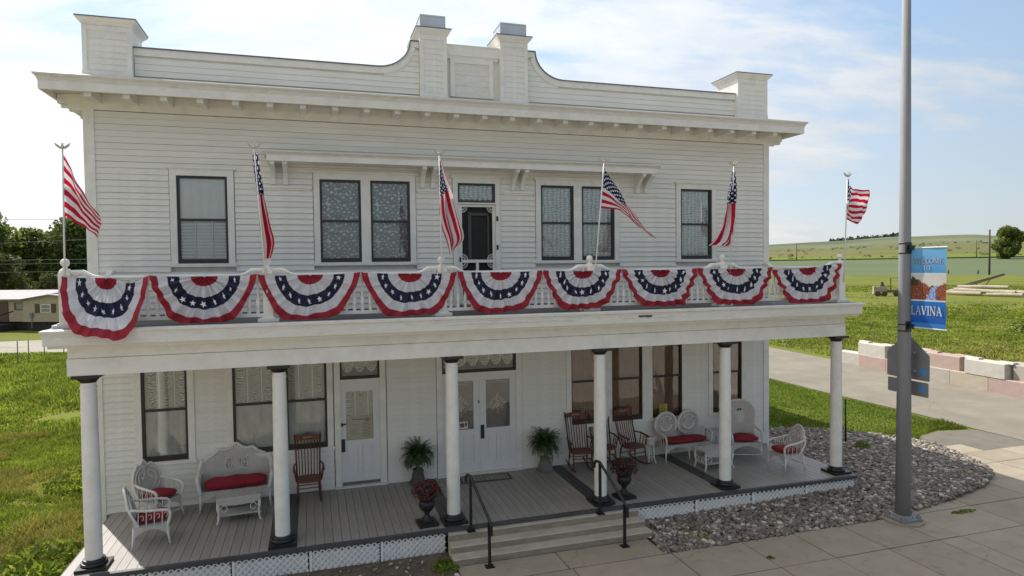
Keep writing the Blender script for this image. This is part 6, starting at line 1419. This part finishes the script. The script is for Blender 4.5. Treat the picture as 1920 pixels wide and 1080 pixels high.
# ---------------------------------------------------------------- trees
BARK = mat('tree_bark', (.07, .055, .042), .9, .2, 4, .5, 10)
LF1 = mat('cottonwood_leaves', (.165, .215, .050), .6, .2, .25, island=.45, transl=.5, spec=.2); LF2 = mat('dark_tree_leaves', (.115, .150, .042), .6, .2, .25, island=.5, transl=.45, spec=.2); LF3 = mat('olive_tree_leaves', (.105, .115, .035), .6, .2, .25, island=.35, transl=.35, spec=.2)
def tree(lab, x, y, z0, h, w, n, m, seed, ls=.30, low=.18, grp=None, trunk=.3):
    t = thing('tree', lab, 'tree', (x, y, z0), 0, grp); rg = np.random.RandomState(seed)
    b = MB(); b.tube([(0, 0, -.3), (.1, 0, h*.25), (-.1, .1, h*.55), (.05, 0, h*.85)], [trunk, trunk*.8, trunk*.5, trunk*.15], 8)
    lumps = []
    for k in range(26):
        q = low+(1-low)*rg.rand(); env = math.sin(min(1, (q-low)/(1-low)*.86+.14)*math.pi)**.55; a = rg.uniform(0, 6.28); r = w*env*rg.rand()**.5*.80
        c = np.array([r*math.cos(a), r*math.sin(a), h*(q*.92+.02)]); rad = w*rg.uniform(.28, .50); lumps.append((c, rad))
        if k < 12: b.tube([(0, 0, h*max(.15, q*.55)), tuple(c*.6+np.array([0, 0, h*q*.15])), tuple(c)], [trunk*.4, trunk*.22, trunk*.06], 5)
    b.build('trunk', BARK, t, True)
    per = n//len(lumps); C_ = []
    for c, rad in lumps:
        d = rg.normal(0, 1, (per, 3)); d /= np.linalg.norm(d, axis=1)[:, None]; d *= (rad*(.55+.5*rg.rand(per)**.6))[:, None]; d[:, 2] *= .78; C_.append(c+d)
    P = np.concatenate(C_); k = len(P); u = rg.normal(0, 1, (k, 3)); u /= np.linalg.norm(u, axis=1)[:, None]; v = np.cross(u, rg.normal(0, 1, (k, 3))); v /= np.linalg.norm(v, axis=1)[:, None]
    s = ls*rg.uniform(.6, 1.3, (k, 1)); V = np.stack([P-u*s, P+v*s*.6, P+u*s, P-v*s*.6], 1).reshape(-1, 3); o = np.arange(k)[:, None]*4
    F = np.concatenate([o+np.array([[0, 1, 2]]), o+np.array([[0, 2, 3]])], 0)
    mk('crown', bigmesh('crown', V, F, m), t)
gt = 'trees behind the mobile home'
tree('dense tree at the left edge behind the mobile home', -38.5, 94, G, 12.2, 6.0, 9000, LF1, 1, .30, .1, gt)
tree('tree with a dipping crown left of the flag', -34.4, 97, G, 11.0, 5.0, 7000, LF1, 2, .30, .1, gt)
tree('tall dark tree touching the hotel corner', -28.6, 96, G, 13.2, 5.6, 12000, LF2, 3, .30, .05, gt)
tree('dark tree at the hotel corner behind the others', -24.0, 99, G, 12.8, 5.6, 9000, LF2, 4, .30, .05, gt)
tree('dark filler tree behind the tree at the left edge', -44, 102, G, 12.4, 6.5, 8000, LF2, 5, .34, .02, gt)
tree('dark tree deep behind the dipping crown', -31.5, 108, G, 12.2, 7.5, 9000, LF2, 6, .34, .02, gt)
tree('light olive tree low at the left edge, in front of the dark trees', -30.2, 76, G, 7.0, 3.1, 8000, LF3, 7, .20, .05, gt, .18)
tree('light yellowish small tree beside the grey-roofed house', -24.9, 74, G, 4.8, 2.1, 5000, LF3, 8, .17, .05, gt, .12)
tree('dark low tree between the small house and the flagpole', -21.2, 82, G, 5.5, 3.6, 6000, LF2, 9, .24, .02, gt, .15)
x, y, z = onhill(math.degrees(YAW)+math.degrees(math.atan((1892-960)/1224.3)), 520, hmid)
tree('lone dark tree on the slope at the right edge', x, y, z-.5, 21, 8.5, 7000, LF1, 21, .85, .04, None, .8)
V = []; F = []; rg_ = np.random.RandomState(14)
for k in range(230):
    azd = rg_.uniform(34, 62); r = 560+700*rg_.rand()**1.6; x, y, z = onhill(azd, r, hhill); w = rg_.uniform(.8, 2.6); h = w*rg_.uniform(.5, .9)
    for j in range(14):
        c = np.array([x+rg_.normal(0, w*.5), y+rg_.normal(0, w*.5), z+h*rg_.rand()]); u = rg_.normal(0, 1, 3); v = rg_.normal(0, 1, 3); s = .5*w; o = len(V); V += [c-u*s*.5, c+v*s*.5, c+u*s*.5]; F.append((o, o+1, o+2))
tag(mk('hill_brush', bigmesh('hill_brush', np.array(V), np.array(F), mat('sagebrush', (.075, .085, .05), 1, .1, .1))), 'scattered dark brush dotted over the grassy hillside', 'brush', kind='stuff')
# far dark wood on the ridge
V = []; F = []; rg_ = np.random.RandomState(4)
for k in range(2600):
    azd = 17.08+math.degrees(math.atan((rg_.uniform(1556, 1690)-960)/1224.3)); r = rg_.uniform(2350, 2600); x, y, z = onhill(azd, r, hfar); u = rg_.normal(0, 1, 3); v = rg_.normal(0, 1, 3); s = 8
    c = np.array([x, y, z+rg_.uniform(-14, 5)]); o = len(V); V += [c-u*s*.6, c+v*s*.6, c+u*s*.6]; F.append((o, o+1, o+2))
tag(mk('distant_wood', bigmesh('distant_wood', np.array(V), np.array(F), mat('distant_wood_green', (.05, .07, .055), 1, .1, .01))), 'dark strip of far-off trees along the ridge left of the street pole', 'wood', kind='stuff')
# ---------------------------------------------------------------- mobile home and small house
VIN = mat('tan_vinyl_siding', (.44, .37, .265), .7, .05, 3, rnd=.03); DKS = mat('dark_skirting', (.035, .033, .03), .8, .2, 3); SHT = mat('brown_shutter', (.10, .065, .045), .7); MRF = mat('white_metal_roof', (.22, .21, .22), .7, .05, 2, metal=.2)
mh = thing('mobile_home', 'tan vinyl-sided mobile home with low gable and brown shutters, behind the left lot', 'mobile home', (-19.7, 51.8, G), R(-23.6))
MB().box(0, 6.5, .05, 12, .75, 2.62).build('wall', VIN, mh); MB().box(-9, -.02, .45, 12, .75, 2.62).build('recessed_wall', VIN, mh)
for k in range(12):
    z = .76+k*.155; mk('clapboard', MB().prism([(.05, z), (.05, z+.15), (.025, z+.15), (.0, z)], 0, 6.5, 'x').mesh('clapboard', VIN), mh)
    mk('clapboard', MB().prism([(.45, z), (.45, z+.15), (.425, z+.15), (.40, z)], -9, -.02, 'x').mesh('clapboard', VIN), mh)
MB().box(.1, 6.4, .3, 11, 0, .75).box(-8.8, 0, .8, 11, 0, .75).build('skirting', DKS, mh)
MB().prism([(0, 2.62), (6.5, 2.62), (2.6, 3.0)], .02, 12, 'y').build('gable', VIN, mh)
MB().prism([(-.25, 2.60), (2.6, 3.0), (6.8, 2.60), (6.8, 2.68), (2.6, 3.10), (-.25, 2.68)], -.25, 12, 'y').build('roof', MRF, mh)
MB().add([(-9.2, .1, 2.62), (-.2, .1, 2.62), (-.2, 6, 3.25), (-9.2, 6, 3.25), (-9.2, .1, 2.70), (-.2, .1, 2.70), (-.2, 6, 3.33), (-9.2, 6, 3.33)], [(0, 3, 2, 1), (4, 5, 6, 7), (0, 1, 5, 4), (2, 3, 7, 6), (1, 2, 6, 5), (3, 0, 4, 7)]).build('porch_roof', MRF, mh)
w = MB().box(1.70, 2.60, -.02, .06, 1.55, 2.25).build('window', TRIM, mh); MB().box(1.76, 2.54, -.03, -.02, 1.61, 1.88).box(1.76, 2.54, -.03, -.02, 1.92, 2.19).build('pane', mat('far_window_glass', (.25, .24, .20), .2, .1), w)
for x in (1.15, 2.68): MB().box(x, x+.42, -.025, .05, 1.52, 2.28).build('shutter', SHT, mh)
w = MB().box(-1.15, -.15, .36, .46, 1.75, 2.38).build('window', SHT, mh); MB().box(-.95, -.35, .35, .36, 1.8, 2.33).build('pane', mat('far_window_glass', (.25, .24, .20), .2), w)
MB().box(-2.6, -1.75, .35, .46, .75, 2.5).build('door', SHT, mh); MB().box(.72, .98, -.10, .05, 1.15, 1.55).box(.82, .88, -.06, -.02, .2, 1.15).build('meter_box', mat('meter_grey', (.20, .20, .19), .6), mh)
MB().box(-3.2, -1.2, -1.0, .4, .0, .55).box(-3.2, -1.2, -1.5, -1.0, 0, .3).tube([(-1.2, -1.5, .3), (-1.2, -1.5, 1.3), (-1.2, .3, 1.65)], .05, 5).tube([(-3.1, -1.5, .3), (-3.1, -1.5, 1.3), (-3.1, .3, 1.65)], .05, 5).build('entry_steps', DKS, mh)
hs = thing('small_house', 'small grey-roofed house half hidden among the trees at far left', 'house', (-27.3, 84, G), R(-14))
MB().box(-2.2, 2.6, 0, 5, 0, 2.7).build('wall', mat('pale_grey_wall', (.30, .30, .28), .8), hs)
MB().prism([(-2.6, 2.6), (3.0, 2.6), (.3, 3.9)], -.4, 5.4, 'y').build('roof', mat('grey_shingle_roof', (.14, .14, .15), .9, .1, 3), hs)
w = MB().box(-.2, .9, -.05, .05, 1.1, 2.2).build('window', TRIM, hs); MB().box(-.1, .8, -.06, -.05, 1.2, 2.1).build('pane', DKS, w)
ow = thing('overhead_wires', 'thin utility wires crossing the sky and trees at far left', 'wires', (0, 0, 0))
WIRE = mat('grey_wire', (.12, .12, .12), .6)
for za, zb, s in ((9.5, 9.8, .3), (5.5, 9.2, .4), (5.65, 5.9, .3), (5.3, 5.5, .25), (4.55, 4.7, .25)):
    n = 24; pts = [(-62+74*i/n, 60, za+(zb-za)*i/n-s*4*(i/n)*(1-i/n)+s) for i in range(n+1)]; MB().tube(pts, .018, 4).build('wire', WIRE, ow)
upole('utility pole off to the far left that carries the wires', -62, 60, G, 10.6, .16); upole('utility pole behind the hotel that carries the wires', 12, 60, G, 10.6, .16)
print('objects', len(bpy.data.objects))
